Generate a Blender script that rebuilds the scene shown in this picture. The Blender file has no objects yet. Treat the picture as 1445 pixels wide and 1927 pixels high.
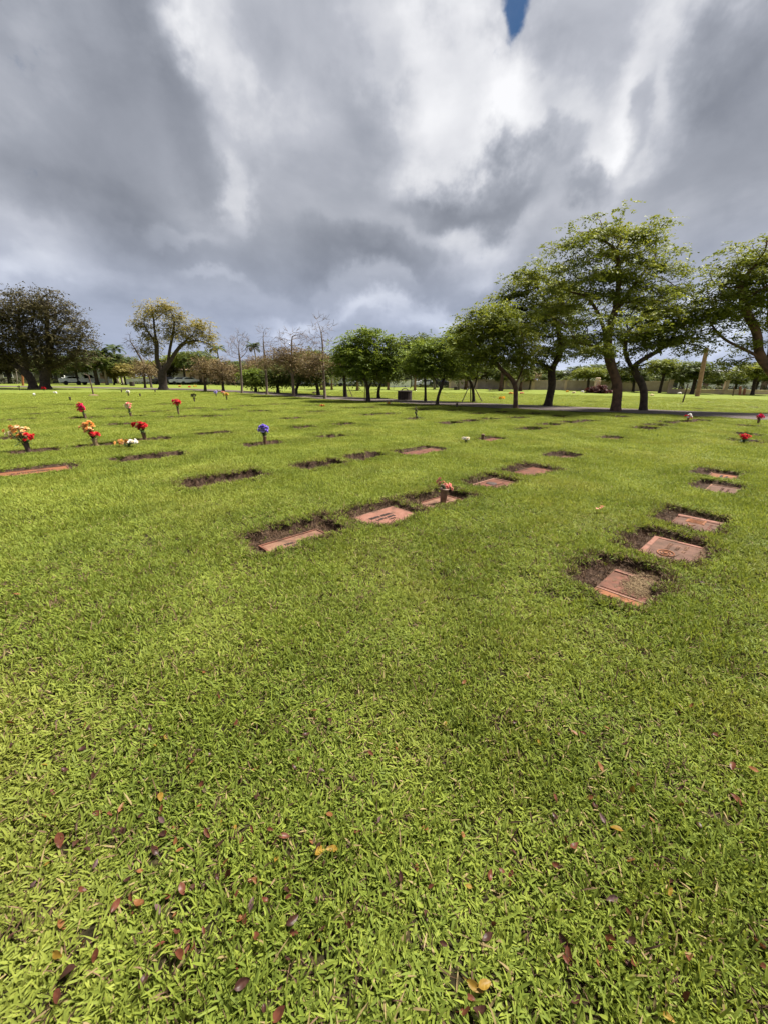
import bpy, math, random
import numpy as np
from mathutils import Vector, Matrix, Euler

R = math.radians
rng = np.random.default_rng(11)
random.seed(11)
scene = bpy.context.scene
COL = scene.collection

# ------------------------------------------------------------------ camera model
W, H = 1445.0, 1927.0
F, HOR, ROLL, CAMH = 740.0, 712.0, R(0.5), 1.5
CX, CY = W / 2, H / 2
TH = math.atan((CY - HOR) / F)


def ray(px, py):
    u = (px - CX) / F
    v = (CY - py) / F
    c, s = math.cos(ROLL), math.sin(ROLL)
    u, v = u * c - v * s, u * s + v * c
    return np.array([u, math.cos(TH) + v * math.sin(TH), -math.sin(TH) + v * math.cos(TH)])


def gp(px, py, z=0.0):
    """ground point seen at a pixel of the photograph"""
    d = ray(px, py)
    t = (z - CAMH) / d[2]
    return np.array([d[0] * t, d[1] * t, z])


def at(px, py, Y):
    """point at a known distance Y ahead"""
    d = ray(px, py)
    t = Y / d[1]
    return np.array([d[0] * t, Y, CAMH + d[2] * t])


def project(P):
    """world -> photograph pixels (used to choose which lawn area gets blades)"""
    P = np.asarray(P, float)
    x, y, z = P[..., 0], P[..., 1], P[..., 2] - CAMH
    fw = y * math.cos(TH) - z * math.sin(TH)
    up = y * math.sin(TH) + z * math.cos(TH)
    fw = np.maximum(fw, 1e-3)
    u, v = x / fw, up / fw
    c, s = math.cos(ROLL), math.sin(ROLL)
    u, v = u * c + v * s, -u * s + v * c
    return CX + u * F, CY - v * F, fw


cam_d = bpy.data.cameras.new("camera")
cam = bpy.data.objects.new("camera", cam_d)
COL.objects.link(cam)
cam_d.sensor_fit = 'VERTICAL'
cam_d.sensor_height = 24.0
cam_d.lens = 24.0 * F / H
cam_d.clip_start = 0.05
cam_d.clip_end = 3000
fwd = Vector((0, math.cos(TH), -math.sin(TH)))
up = Vector((0, math.sin(TH), math.cos(TH)))
right = Vector((1, 0, 0))
# image content turned clockwise by ROLL = camera turned counter-clockwise
rr = right * math.cos(ROLL) + up * math.sin(ROLL)
uu = -right * math.sin(ROLL) + up * math.cos(ROLL)
m = Matrix(((rr.x, uu.x, -fwd.x), (rr.y, uu.y, -fwd.y), (rr.z, uu.z, -fwd.z)))
cam.matrix_world = Matrix.Translation((0, 0, CAMH)) @ m.to_4x4()
scene.camera = cam

# ------------------------------------------------------------------ object helpers


def tag(o, label=None, cat=None, group=None, kind=None):
    if label:
        o['label'] = label
    if cat:
        o['category'] = cat
    if group:
        o['group'] = group
    if kind:
        o['kind'] = kind
    return o


def empty(name, loc=(0, 0, 0), rz=0.0, label=None, cat=None, group=None):
    o = bpy.data.objects.new(name, None)
    o.empty_display_size = 0.1
    COL.objects.link(o)
    o.location = tuple(float(a) for a in loc)
    o.rotation_euler = (0, 0, rz)
    return tag(o, label, cat, group)


def link(name, me, parent=None, loc=None, rot=None, scale=None):
    o = bpy.data.objects.new(name, me)
    COL.objects.link(o)
    if parent:
        o.parent = parent
    if loc is not None:
        o.location = tuple(float(a) for a in loc)
    if rot is not None:
        o.rotation_euler = tuple(float(a) for a in rot)
    if scale is not None:
        o.scale = scale if hasattr(scale, '__len__') else (scale,) * 3
    return o


def np_mesh(name, V, loops, sizes, mat=None, smooth=False, attrs=None):
    """fast mesh from arrays; loops flat vertex indices, sizes verts per face"""
    me = bpy.data.meshes.new(name)
    V = np.asarray(V, np.float32)
    loops = np.asarray(loops, np.int32).ravel()
    sizes = np.asarray(sizes, np.int32)
    me.vertices.add(len(V))
    me.vertices.foreach_set('co', V.ravel())
    me.loops.add(len(loops))
    me.loops.foreach_set('vertex_index', loops)
    me.polygons.add(len(sizes))
    st = np.concatenate(([0], np.cumsum(sizes)[:-1])).astype(np.int32)
    me.polygons.foreach_set('loop_start', st)
    me.update(calc_edges=True)
    me.validate()
    if smooth:
        me.polygons.foreach_set('use_smooth', np.ones(len(me.polygons), bool))
    for k, (dom, arr) in (attrs or {}).items():
        a = me.attributes.new(k, 'FLOAT', dom)
        a.data.foreach_set('value', np.asarray(arr, np.float32).ravel())
    if mat:
        me.materials.append(mat)
    return me


class MB:
    """collects simple shapes into one mesh"""

    def __init__(s):
        s.v, s.f = [], []

    def add(s, verts, faces):
        b = len(s.v)
        s.v += [tuple(float(c) for c in p) for p in verts]
        s.f += [tuple(i + b for i in f) for f in faces]
        return s

    def box(s, c, d, rz=0.0, taper=1.0):
        x, y, z = d[0] / 2, d[1] / 2, d[2] / 2
        P = []
        for sz, k in ((-1, 1.0), (1, taper)):
            for sx, sy in ((-1, -1), (1, -1), (1, 1), (-1, 1)):
                a, b = sx * x * k, sy * y * k
                P.append((c[0] + a * math.cos(rz) - b * math.sin(rz), c[1] + a * math.sin(rz) + b * math.cos(rz), c[2] + sz * z))
        return s.add(P, [(3, 2, 1, 0), (4, 5, 6, 7), (0, 1, 5, 4), (1, 2, 6, 5), (2, 3, 7, 6), (3, 0, 4, 7)])

    def tube(s, pts, rad, n=8, cap=True):
        pts = [np.asarray(p, float) for p in pts]
        rad = rad if hasattr(rad, '__len__') else [rad] * len(pts)
        b0 = len(s.v)
        prev = None
        for i, p in enumerate(pts):
            t = pts[min(i + 1, len(pts) - 1)] - pts[max(i - 1, 0)]
            t = t / (np.linalg.norm(t) + 1e-9)
            if prev is None:
                a = np.array([1.0, 0, 0]) if abs(t[0]) < .8 else np.array([0, 1.0, 0])
            else:
                a = prev
            a = a - t * a.dot(t)
            a /= np.linalg.norm(a) + 1e-9
            prev = a
            b = np.cross(t, a)
            for k in range(n):
                q = p + rad[i] * (math.cos(2 * math.pi * k / n) * a + math.sin(2 * math.pi * k / n) * b)
                s.v.append(tuple(float(c) for c in q))
        for i in range(len(pts) - 1):
            for k in range(n):
                k2 = (k + 1) % n
                s.f.append((b0 + i * n + k, b0 + i * n + k2, b0 + (i + 1) * n + k2, b0 + (i + 1) * n + k))
        if cap:
            s.f.append(tuple(b0 + k for k in reversed(range(n))))
            s.f.append(tuple(b0 + (len(pts) - 1) * n + k for k in range(n)))
        return s

    def lathe(s, prof, n=16, c=(0, 0, 0)):
        b0 = len(s.v)
        for r, z in prof:
            for k in range(n):
                a = 2 * math.pi * k / n
                s.v.append((c[0] + r * math.cos(a), c[1] + r * math.sin(a), c[2] + z))
        for i in range(len(prof) - 1):
            for k in range(n):
                k2 = (k + 1) % n
                s.f.append((b0 + i * n + k, b0 + i * n + k2, b0 + (i + 1) * n + k2, b0 + (i + 1) * n + k))
        s.f.append(tuple(b0 + k for k in reversed(range(n))))
        s.f.append(tuple(b0 + (len(prof) - 1) * n + k for k in range(n)))
        return s

    def mesh(s, name, mat=None, smooth=False, bevel=0.0):
        me = bpy.data.meshes.new(name)
        me.from_pydata(s.v, [], s.f)
        if bevel:
            import bmesh
            bm = bmesh.new()
            bm.from_mesh(me)
            bmesh.ops.bevel(bm, geom=[e for e in bm.edges if len(e.link_faces) == 2 and e.calc_face_angle(0) > 0.6],
                            offset=bevel, segments=2, affect='EDGES', profile=0.5)
            bm.to_mesh(me)
            bm.free()
        if smooth:
            for p in me.polygons:
                p.use_smooth = True
        if mat:
            me.materials.append(mat)
        me.update()
        return me

    def build(s, name, mat, parent=None, loc=None, rot=None, smooth=False, bevel=0.0):
        return link(name, s.mesh(name, mat, smooth, bevel), parent, loc, rot)


# ------------------------------------------------------------------ materials


def new_mat(name):
    mt = bpy.data.materials.new(name)
    mt.use_nodes = True
    nt = mt.node_tree
    nt.nodes.clear()
    return mt, nt


def N(nt, typ, **kw):
    n = nt.nodes.new(typ)
    for k, v in kw.items():
        if k.startswith('i_'):
            n.inputs[k[2:].replace('_', ' ')].default_value = v
        else:
            setattr(n, k, v)
    return n


def L(nt, a, b):
    nt.links.new(a, b)


def ramp(nt, stops, fac=None, interp='LINEAR'):
    r = nt.nodes.new('ShaderNodeValToRGB')
    r.color_ramp.interpolation = interp
    el = r.color_ramp.elements
    while len(el) < len(stops):
        el.new(0.5)
    for e, (p, c) in zip(el, stops):
        e.position = p
        e.color = (*c, 1)
    if fac is not None:
        L(nt, fac, r.inputs['Fac'])
    return r


def noise(nt, vec, scale, detail=4, rough=0.55):
    n = N(nt, 'ShaderNodeTexNoise')
    n.inputs['Scale'].default_value = scale
    n.inputs['Detail'].default_value = detail
    n.inputs['Roughness'].default_value = rough
    if vec is not None:
        L(nt, vec, n.inputs['Vector'])
    return n


def simple(name, c1, c2=None, scale=6.0, rough=0.7, bump=0.15, detail=5, spec=0.4, bscale=None, metal=0.0, coord='Object'):
    mt, nt = new_mat(name)
    out = N(nt, 'ShaderNodeOutputMaterial')
    p = N(nt, 'ShaderNodeBsdfPrincipled')
    p.inputs['Roughness'].default_value = rough
    p.inputs['Metallic'].default_value = metal
    p.inputs['Specular IOR Level'].default_value = spec
    tc = N(nt, 'ShaderNodeTexCoord')
    c2 = c2 or tuple(x * 0.75 for x in c1)
    nz = noise(nt, tc.outputs[coord], scale, detail)
    r = ramp(nt, [(0.32, c2), (0.68, c1)], nz.outputs['Fac'])
    L(nt, r.outputs['Color'], p.inputs['Base Color'])
    if bump:
        nb = noise(nt, tc.outputs[coord], bscale or scale * 4, 6)
        b = N(nt, 'ShaderNodeBump')
        b.inputs['Strength'].default_value = bump
        b.inputs['Distance'].default_value = 0.02
        L(nt, nb.outputs['Fac'], b.inputs['Height'])
        L(nt, b.outputs['Normal'], p.inputs['Normal'])
    L(nt, p.outputs['BSDF'], out.inputs['Surface'])
    return mt


def leafy(name, stops, transl=0.35, attr='tint', wscale=0.5, wamt=0.35, rough=0.55, objrand=0.0, spec=0.15, dry=None):
    """thin leaves: per-leaf tint plus slow variation over the place; light passes through"""
    mt, nt = new_mat(name)
    out = N(nt, 'ShaderNodeOutputMaterial')
    at_ = N(nt, 'ShaderNodeAttribute', attribute_name=attr)
    geo = N(nt, 'ShaderNodeNewGeometry')
    nz = noise(nt, geo.outputs['Position'], wscale, 4, 0.6)
    mr = N(nt, 'ShaderNodeMapRange')
    mr.inputs['From Min'].default_value = 0.3
    mr.inputs['From Max'].default_value = 0.7
    L(nt, nz.outputs['Fac'], mr.inputs['Value'])
    a = N(nt, 'ShaderNodeMath', operation='MULTIPLY')
    L(nt, mr.outputs['Result'], a.inputs[0])
    a.inputs[1].default_value = wamt
    b = N(nt, 'ShaderNodeMath', operation='MULTIPLY_ADD')
    L(nt, at_.outputs['Fac'], b.inputs[0])
    b.inputs[1].default_value = 1 - wamt - objrand
    L(nt, a.outputs[0], b.inputs[2])
    fac = b.outputs[0]
    if objrand:
        oi = N(nt, 'ShaderNodeObjectInfo')
        c = N(nt, 'ShaderNodeMath', operation='MULTIPLY_ADD')
        L(nt, oi.outputs['Random'], c.inputs[0])
        c.inputs[1].default_value = objrand
        L(nt, fac, c.inputs[2])
        fac = c.outputs[0]
    r = ramp(nt, stops, fac)
    colr = r.outputs['Color']
    if dry:
        # broad drier patches in the turf
        n2 = noise(nt, geo.outputs['Position'], dry[0], 5, 0.65)
        m2 = N(nt, 'ShaderNodeMapRange', interpolation_type='SMOOTHSTEP')
        m2.inputs['From Min'].default_value = 0.45
        m2.inputs['From Max'].default_value = 0.72
        m2.inputs['To Max'].default_value = dry[2]
        L(nt, n2.outputs['Fac'], m2.inputs['Value'])
        mx = N(nt, 'ShaderNodeMix', data_type='RGBA')
        L(nt, m2.outputs['Result'], mx.inputs['Factor'])
        L(nt, colr, mx.inputs['A'])
        mx.inputs['B'].default_value = (*dry[1], 1)
        colr = mx.outputs['Result']
        # scattered dead blades stay straw coloured
        gt = N(nt, 'ShaderNodeMath', operation='GREATER_THAN')
        L(nt, at_.outputs['Fac'], gt.inputs[0])
        gt.inputs[1].default_value = 0.935
        mx2 = N(nt, 'ShaderNodeMix', data_type='RGBA')
        L(nt, gt.outputs[0], mx2.inputs['Factor'])
        L(nt, colr, mx2.inputs['A'])
        mx2.inputs['B'].default_value = (*dry[3], 1)
        colr = mx2.outputs['Result']
    p = N(nt, 'ShaderNodeBsdfPrincipled')
    p.inputs['Roughness'].default_value = rough
    p.inputs['Specular IOR Level'].default_value = spec
    L(nt, colr, p.inputs['Base Color'])
    t = N(nt, 'ShaderNodeBsdfTranslucent')
    hs = N(nt, 'ShaderNodeHueSaturation')
    hs.inputs['Hue'].default_value = 0.485
    hs.inputs['Saturation'].default_value = 1.05
    hs.inputs['Value'].default_value = 1.25
    L(nt, colr, hs.inputs['Color'])
    L(nt, hs.outputs['Color'], t.inputs['Color'])
    mix = N(nt, 'ShaderNodeMixShader')
    mix.inputs['Fac'].default_value = transl
    L(nt, p.outputs['BSDF'], mix.inputs[1])
    L(nt, t.outputs['BSDF'], mix.inputs[2])
    L(nt, mix.outputs['Shader'], out.inputs['Surface'])
    return mt


GRASS = leafy('grass_blade', [(0.0, (0.036, 0.053, 0.010)), (0.35, (0.130, 0.170, 0.026)), (0.7, (0.228, 0.268, 0.042)), (1.0, (0.34, 0.35, 0.090))],
              transl=0.33, wscale=1.3, wamt=0.3, objrand=0.15, rough=0.55, spec=0.10,
              dry=(0.55, (0.25, 0.25, 0.055), 0.5, (0.27, 0.205, 0.095)))
THATCH = leafy('dry_thatch', [(0.0, (0.030, 0.018, 0.011)), (0.5, (0.095, 0.058, 0.034)), (0.8, (0.14, 0.088, 0.05)), (1.0, (0.26, 0.19, 0.10))],
               transl=0.1, wscale=3, wamt=0.2, objrand=0.1, rough=0.7)
M_TREE = {
    'green': leafy('leaf_green', [(0, (0.050, 0.068, 0.011)), (0.45, (0.135, 0.165, 0.024)), (0.8, (0.225, 0.24, 0.040)), (1, (0.31, 0.30, 0.065))], wscale=0.55, wamt=0.4),
    'fresh': leafy('leaf_fresh_green', [(0, (0.050, 0.078, 0.013)), (0.5, (0.130, 0.178, 0.025)), (1, (0.25, 0.29, 0.050))], wscale=0.7, wamt=0.4),
    'dark': leafy('leaf_dark_olive', [(0, (0.034, 0.030, 0.014)), (0.5, (0.070, 0.060, 0.026)), (1, (0.120, 0.104, 0.042))], wscale=0.4, wamt=0.45, transl=0.2, spec=0.08),
    'yellow': leafy('leaf_yellow_green', [(0, (0.09, 0.085, 0.025)), (0.5, (0.235, 0.205, 0.055)), (1, (0.37, 0.31, 0.10))], wscale=0.6, wamt=0.4, spec=0.15),
    'brown': leafy('leaf_rust_brown', [(0, (0.075, 0.052, 0.026)), (0.5, (0.165, 0.115, 0.052)), (1, (0.20, 0.18, 0.06))], wscale=0.6, wamt=0.4, transl=0.2),
    'mid': leafy('leaf_mid_green', [(0, (0.038, 0.056, 0.014)), (0.5, (0.085, 0.112, 0.027)), (1, (0.175, 0.19, 0.045))], wscale=0.25, wamt=0.45),
    'hedge': leafy('leaf_hedge', [(0, (0.025, 0.036, 0.013)), (0.5, (0.063, 0.077, 0.025)), (1, (0.126, 0.119, 0.042))], wscale=0.6, wamt=0.4),
}
BARK = simple('bark_dark', (0.075, 0.052, 0.04), (0.022, 0.016, 0.013), scale=5, rough=0.9, bump=0.7, bscale=26)
BARK_RED = simple('bark_reddish', (0.15, 0.080, 0.055), (0.04, 0.024, 0.018), scale=4, rough=0.9, bump=0.8, bscale=22)
TWIGW = simple('bark_twig', (0.17, 0.125, 0.10), (0.10, 0.072, 0.058), scale=5, rough=0.9, bump=0.3)
BARK_PALE = simple('bark_pale', (0.30, 0.25, 0.20), (0.18, 0.14, 0.11), scale=4, rough=0.9, bump=0.4)
BARK_TAN = simple('bark_tan', (0.34, 0.20, 0.13), (0.20, 0.11, 0.07), scale=3, rough=0.9, bump=0.4)

# ------------------------------------------------------------------ the graves: where turf is sunk
ANG = R(43.5)
EU = np.array([math.cos(ANG), math.sin(ANG)])        # along a marker's long side
EV = np.array([-math.sin(ANG), math.cos(ANG)])       # away from the viewer

GRAVES = []   # dict(x, y, hu, hv, exp(u-,u+,v-,v+), depth, key)


def grave(px, py, key='plain', hu=0.31, hv=0.205, ex=(0.09, 0.09, 0.0, 0.13), depth=0.065, ang=None):
    p = gp(px, py, -0.02)
    GRAVES.append(dict(x=p[0], y=p[1], hu=hu, hv=hv, ex=ex, depth=depth, key=key, ang=ANG if ang is None else ang, seed=len(GRAVES)))


# near and middle graves that the photograph shows one by one
grave(1180, 1101, 'sandy', 0.29, 0.17, (0.06, 0.14, 0.02, 0.20), 0.06)
grave(1268, 1035, 'emblem', 0.30, 0.23, (0.08, 0.10, 0.0, 0.16), 0.055)
grave(1310, 986, 'relief', 0.27, 0.22, (0.06, 0.16, 0.0, 0.17), 0.05)
grave(1360, 896, 'orange', 0.30, 0.20, (0.06, 0.10, 0.0, 0.20), 0.06)
grave(1362, 921, 'half', 0.32, 0.20, (0.06, 0.10, -0.02, 0.18), 0.06)
grave(562, 1014, 'tan', 0.34, 0.18, (0.12, 0.20, -0.03, 0.22), 0.08)
grave(727, 971, 'lettered', 0.33, 0.23, (0.05, 0.08, 0.04, 0.17), 0.05)
grave(833, 941, 'dusty', 0.31, 0.20, (0.13, 0.16, 0.0, 0.17), 0.08)
grave(928, 911, 'rimmed', 0.33, 0.20, (0.05, 0.10, 0.05, 0.18), 0.045)
grave(1002, 888, 'plainred', 0.42, 0.21, (0.09, 0.06, 0.03, 0.18), 0.05)
grave(1068, 860, 'plain', 0.32, 0.20, (0.08, 0.08, 0.0, 0.2), 0.085)
grave(430, 906, 'bare', 0.42, 0.16, (0.20, 0.22, 0.0, 0.24), 0.11)
grave(612, 879, 'bare', 0.32, 0.15, (0.14, 0.16, -0.03, 0.24), 0.12)
grave(697, 862, 'plain', 0.34, 0.18, (0.08, 0.08, -0.03, 0.26), 0.120)
grave(797, 850, 'twin', 0.50, 0.21, (0.22, 0.08, 0.04, 0.18), 0.05)
grave(926, 828, 'plainred', 0.36, 0.20, (0.06, 0.06, 0.02, 0.13), 0.045)
grave(60, 889, 'orange', 0.50, 0.22, (0.10, 0.10, 0.08, 0.16), 0.035)
grave(287, 864, 'plain', 0.50, 0.20, (0.14, 0.14, -0.03, 0.26), 0.140)
grave(196, 840, 'plain', 0.42, 0.19, (0.08, 0.08, 0.0, 0.20), 0.085)
grave(290, 829, 'plain', 0.36, 0.19, (0.06, 0.06, 0.0, 0.20), 0.080)
grave(70, 852, 'plain', 0.36, 0.19, (0.04, 0.04, 0.0, 0.20), 0.080)
grave(12, 828, 'plain', 0.38, 0.19, (0.08, 0.08, -0.03, 0.26), 0.135)
grave(405, 818, 'plain', 0.42, 0.19, (0.08, 0.08, -0.03, 0.26), 0.135)
grave(500, 838, 'plain', 0.40, 0.19, (0.08, 0.08, 0.0, 0.20), 0.085)
grave(632, 824, 'plain', 0.34, 0.18, (0.07, 0.07, -0.03, 0.26), 0.130)
grave(575, 806, 'plain', 0.34, 0.18, (0.07, 0.07, 0.0, 0.20), 0.095)
grave(652, 800, 'plain', 0.42, 0.18, (0.07, 0.07, -0.03, 0.26), 0.135)
grave(555, 789, 'plain', 0.38, 0.18, (0.07, 0.07, -0.03, 0.26), 0.135)
grave(1157, 826, 'plainred', 0.30, 0.19, (0.07, 0.07, 0.0, 0.14), 0.065)
grave(1410, 832, 'plain', 0.30, 0.19, (0.06, 0.06, 0.0, 0.20), 0.100)
grave(1414, 819, 'plain', 0.28, 0.18, (0.06, 0.06, 0.0, 0.20), 0.100)
grave(1413, 803, 'plain', 0.28, 0.18, (0.06, 0.06, 0.0, 0.20), 0.100)
grave(783, 789, 'plain', 0.34, 0.18, (0.06, 0.06, 0.0, 0.20), 0.095)
for q in ((1225, 808), (1246, 802), (1268, 797), (1045, 801), (1010, 809), (1083, 797), (1113, 794), (1178, 786), (1300, 795),
          (1330, 793), (855, 798), (892, 794), (930, 790), (705, 782), (738, 780), (800, 773), (600, 776), (665, 769), (490, 775),
          (430, 772), (370, 770), (300, 776), (345, 786), (410, 785), (240, 800), (30, 792), (165, 788), (247, 785), (220, 770), (45, 770), (120, 763), (240, 757),
          (185, 755), (530, 762), (470, 765), (590, 764), (700, 768), (860, 774), (905, 780), (950, 777), (1015, 780), (1060, 785), (980, 788), (320, 762), (90, 780)):
    grave(q[0], q[1], 'far', 0.42, 0.18, (0.10, 0.10, -0.04, 0.34), 0.15)
# the lawn beyond the road
for q in ((840, 742), (930, 748), (990, 752), (1080, 747), (1120, 757), (1230, 757), (1250, 749), (1290, 760), (1320, 770), (1352, 752),
          (1365, 766), (1400, 759), (1425, 767), (1340, 757), (1385, 748), (900, 739), (700, 741), (560, 733), (620, 738), (520, 735), (740, 745), (660, 744)):
    grave(q[0], q[1], 'far', 0.36, 0.18, (0.08, 0.08, -0.05, 0.16), 0.10)


def wob(x, y, s):
    return (np.sin(x * 9.1 + s) * np.cos(y * 8.3 + 1.7 * s) + 0.6 * np.sin(x * 21 + 2.3 * s + y * 7) + 0.5 * np.cos(y * 26 - s * 1.1 + x * 5)) * 0.032


def recess(x, y):
    """signed distance to the nearest sunken plot (negative inside) and its depth"""
    x = np.asarray(x, float)
    y = np.asarray(y, float)
    D = np.full(x.shape, 9.0)
    dep = np.zeros(x.shape)
    for g in GRAVES:
        near = (np.abs(x - g['x']) < 1.1) & (np.abs(y - g['y']) < 1.1)
        if not near.any():
            continue
        ix = np.nonzero(near)
        dx, dy = x[ix] - g['x'], y[ix] - g['y']
        c, s = math.cos(g['ang']), math.sin(g['ang'])
        u = dx * c + dy * s
        v = -dx * s + dy * c
        um, up_, vm, vp = g['ex']
        u = u - (up_ - um) / 2
        v = v - (vp - vm) / 2
        a = g['hu'] + (um + up_) / 2
        b = g['hv'] + (vm + vp) / 2
        rad = 0.10
        qx, qy = np.abs(u) - a + rad, np.abs(v) - b + rad
        d = np.hypot(np.maximum(qx, 0), np.maximum(qy, 0)) + np.minimum(np.maximum(qx, qy), 0) - rad
        d = d + wob(u + g['x'], v + g['y'], g['seed'] * 1.37)
        cur = D[ix]
        m_ = d < cur
        cur[m_] = d[m_]
        D[ix] = cur
        dd = dep[ix]
        dd[m_] = g['depth']
        dep[ix] = dd
    return D, dep


def swell(x, y):
    """the slight unevenness of an old lawn"""
    return (0.020 * np.sin(x * 1.1 + 0.6 * np.sin(y * 0.7)) * np.cos(y * 0.9 + 0.5) + 0.014 * np.sin(x * 2.3 - y * 1.9 + 1.0)
            + 0.012 * np.cos(x * 0.45 + y * 3.1) - 0.01) * 1.0


def ground_z(x, y):
    D, dep = recess(x, y)
    w = np.clip((D + 0.035) / 0.06, 0, 1)
    w = w * w * (3 - 2 * w)
    s = swell(x, y) * np.clip((D - 0.02) / 0.5, 0, 1)
    lip = 0.010 * np.exp(-((D - 0.06) / 0.09) ** 2) * (D > 0)
    return s + lip - dep * (1 - w), D


# ------------------------------------------------------------------ road line (its near and far edges on the ground)
ROAD_N = [gp(*q)[:2] for q in ((-60, 727.5), (120, 729.5), (260, 732.0), (330, 733.2), (400, 736.2), (500, 743), (560, 747.5), (620, 751.5), (690, 755.5), (760, 759), (860, 764.5), (970, 770.5), (1090, 775), (1200, 778.5), (1330, 784.5), (1445, 791), (1600, 800))]
ROAD_F = [gp(*q)[:2] for q in ((-60, 725.2), (120, 727.4), (260, 729.5), (330, 730.8), (400, 732.6), (500, 737.5), (560, 741), (620, 745.2), (690, 749), (760, 752), (860, 757), (970, 761.5), (1090, 766), (1200, 770), (1330, 775), (1445, 779), (1600, 785))]


def resample(P, n):
    P = np.array(P)
    d = np.concatenate(([0], np.cumsum(np.hypot(*np.diff(P, axis=0).T))))
    t = np.linspace(0, d[-1], n)
    return np.stack([np.interp(t, d, P[:, 0]), np.interp(t, d, P[:, 1])], 1)


RN, RF = resample(ROAD_N, 90), resample(ROAD_F, 90)
RP = np.concatenate([RN, RF[::-1]])


def in_road(x, y, grow=0.0):
    x, y = np.asarray(x, float), np.asarray(y, float)
    c = np.zeros(x.shape, bool)
    P = RP
    j = len(P) - 1
    for i in range(len(P)):
        xi, yi, xj, yj = P[i, 0], P[i, 1], P[j, 0], P[j, 1]
        k = ((yi > y) != (yj > y)) & (x < (xj - xi) * (y - yi) / (yj - yi + 1e-12) + xi)
        c ^= k
        j = i
    return c


# ------------------------------------------------------------------ ground sheet
def make_ground():
    rr_ = [0.12]
    while rr_[-1] < 62:
        rr_.append(rr_[-1] + min(max(0.02, rr_[-1] * 0.007), 0.2))
    while rr_[-1] < 1500:
        rr_.append(rr_[-1] * 1.08)
    rad = np.array(rr_)
    fine = np.linspace(R(90 - 58), R(90 + 58), 520)
    coarse = np.linspace(R(90 + 58), R(360 + 90 - 58), 60)[1:-1]
    th = np.concatenate([fine, coarse])
    nr, na = len(rad), len(th)
    X = rad[:, None] * np.cos(th)[None]
    Y = rad[:, None] * np.sin(th)[None]
    Z, D = ground_z(X, Y)
    Z = np.where(rad[:, None] > 75, 0, Z)
    rd = in_road(X, Y)
    Z = np.where(rd, -0.03, Z)
    V = np.stack([X, Y, Z], -1).reshape(-1, 3)
    V = np.concatenate([V, [[0, 0, 0]]])
    i = np.arange(nr - 1)[:, None] * na
    j = np.arange(na)[None]
    j2 = (j + 1) % na
    q = np.stack([i + j, i + na + j, i + na + j2, i + j2], -1).reshape(-1, 4)[:, ::-1]
    tri = np.stack([np.arange(na), (np.arange(na) + 1) % na, np.full(na, nr * na)], -1)
    loops = np.concatenate([q.ravel(), tri.ravel()])
    sizes = np.concatenate([np.full(len(q), 4), np.full(len(tri), 3)])
    far_ = np.hypot(X, Y) > 6.5
    dirt_shade = np.clip(1 - (D - np.where(far_, 0.05, -0.01)) / 0.05, 0, 1)  # farther plots: mask overruns the soil, painting the slits' shade onto the rim
    dirt_shade = np.where(np.hypot(X, Y) > 75, 0, dirt_shade).reshape(-1)
    dirt_shade = np.append(dirt_shade, 0)
    # build material
    mt, nt = new_mat('lawn_soil')
    out = N(nt, 'ShaderNodeOutputMaterial')
    geo = N(nt, 'ShaderNodeNewGeometry')
    pos = geo.outputs['Position']
    n1 = noise(nt, pos, 18, 6, 0.65)
    soil = ramp(nt, [(0.25, (0.012, 0.008, 0.006)), (0.48, (0.034, 0.021, 0.014)), (0.62, (0.062, 0.038, 0.025)), (0.78, (0.14, 0.09, 0.055))], n1.outputs['Fac'])
    n2 = noise(nt, pos, 2.2, 7, 0.7)
    lawn = ramp(nt, [(0.25, (0.078, 0.102, 0.017)), (0.5, (0.125, 0.152, 0.025)), (0.75, (0.165, 0.185, 0.034))], n2.outputs['Fac'])
    n3 = noise(nt, pos, 30, 4, 0.6)
    base = ramp(nt, [(0.35, (0.014, 0.012, 0.005)), (0.6, (0.034, 0.028, 0.012)), (0.78, (0.07, 0.052, 0.024))], n3.outputs['Fac'])
    # close to the ground between blades one sees thatch, far lawns read as their blades
    ln = N(nt, 'ShaderNodeVectorMath', operation='LENGTH')
    L(nt, pos, ln.inputs[0])
    mr = N(nt, 'ShaderNodeMapRange', interpolation_type='SMOOTHSTEP')
    mr.inputs['From Min'].default_value = 4.5
    mr.inputs['From Max'].default_value = 9
    L(nt, ln.outputs['Value'], mr.inputs['Value'])
    mx = N(nt, 'ShaderNodeMix', data_type='RGBA')
    L(nt, mr.outputs['Result'], mx.inputs['Factor'])
    L(nt, base.outputs['Color'], mx.inputs['A'])
    L(nt, lawn.outputs['Color'], mx.inputs['B'])
    da = N(nt, 'ShaderNodeAttribute', attribute_name='dirt_shade')
    mx2 = N(nt, 'ShaderNodeMix', data_type='RGBA')
    L(nt, da.outputs['Fac'], mx2.inputs['Factor'])
    L(nt, mx.outputs['Result'], mx2.inputs['A'])
    L(nt, soil.outputs['Color'], mx2.inputs['B'])
    p = N(nt, 'ShaderNodeBsdfPrincipled')
    p.inputs['Roughness'].default_value = 0.95
    p.inputs['Specular IOR Level'].default_value = 0.1
    L(nt, mx2.outputs['Result'], p.inputs['Base Color'])
    nb = noise(nt, pos, 40, 6, 0.7)
    b = N(nt, 'ShaderNodeBump')
    b.inputs['Strength'].default_value = 0.6
    b.inputs['Distance'].default_value = 0.03
    L(nt, nb.outputs['Fac'], b.inputs['Height'])
    L(nt, b.outputs['Normal'], p.inputs['Normal'])
    L(nt, p.outputs['BSDF'], out.inputs['Surface'])
    me = np_mesh('ground', V, loops, sizes, mt, True, {'dirt_shade': ('POINT', dirt_shade)})
    o = link('ground', me)
    o['kind'] = 'structure'
    return o


make_ground()

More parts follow.
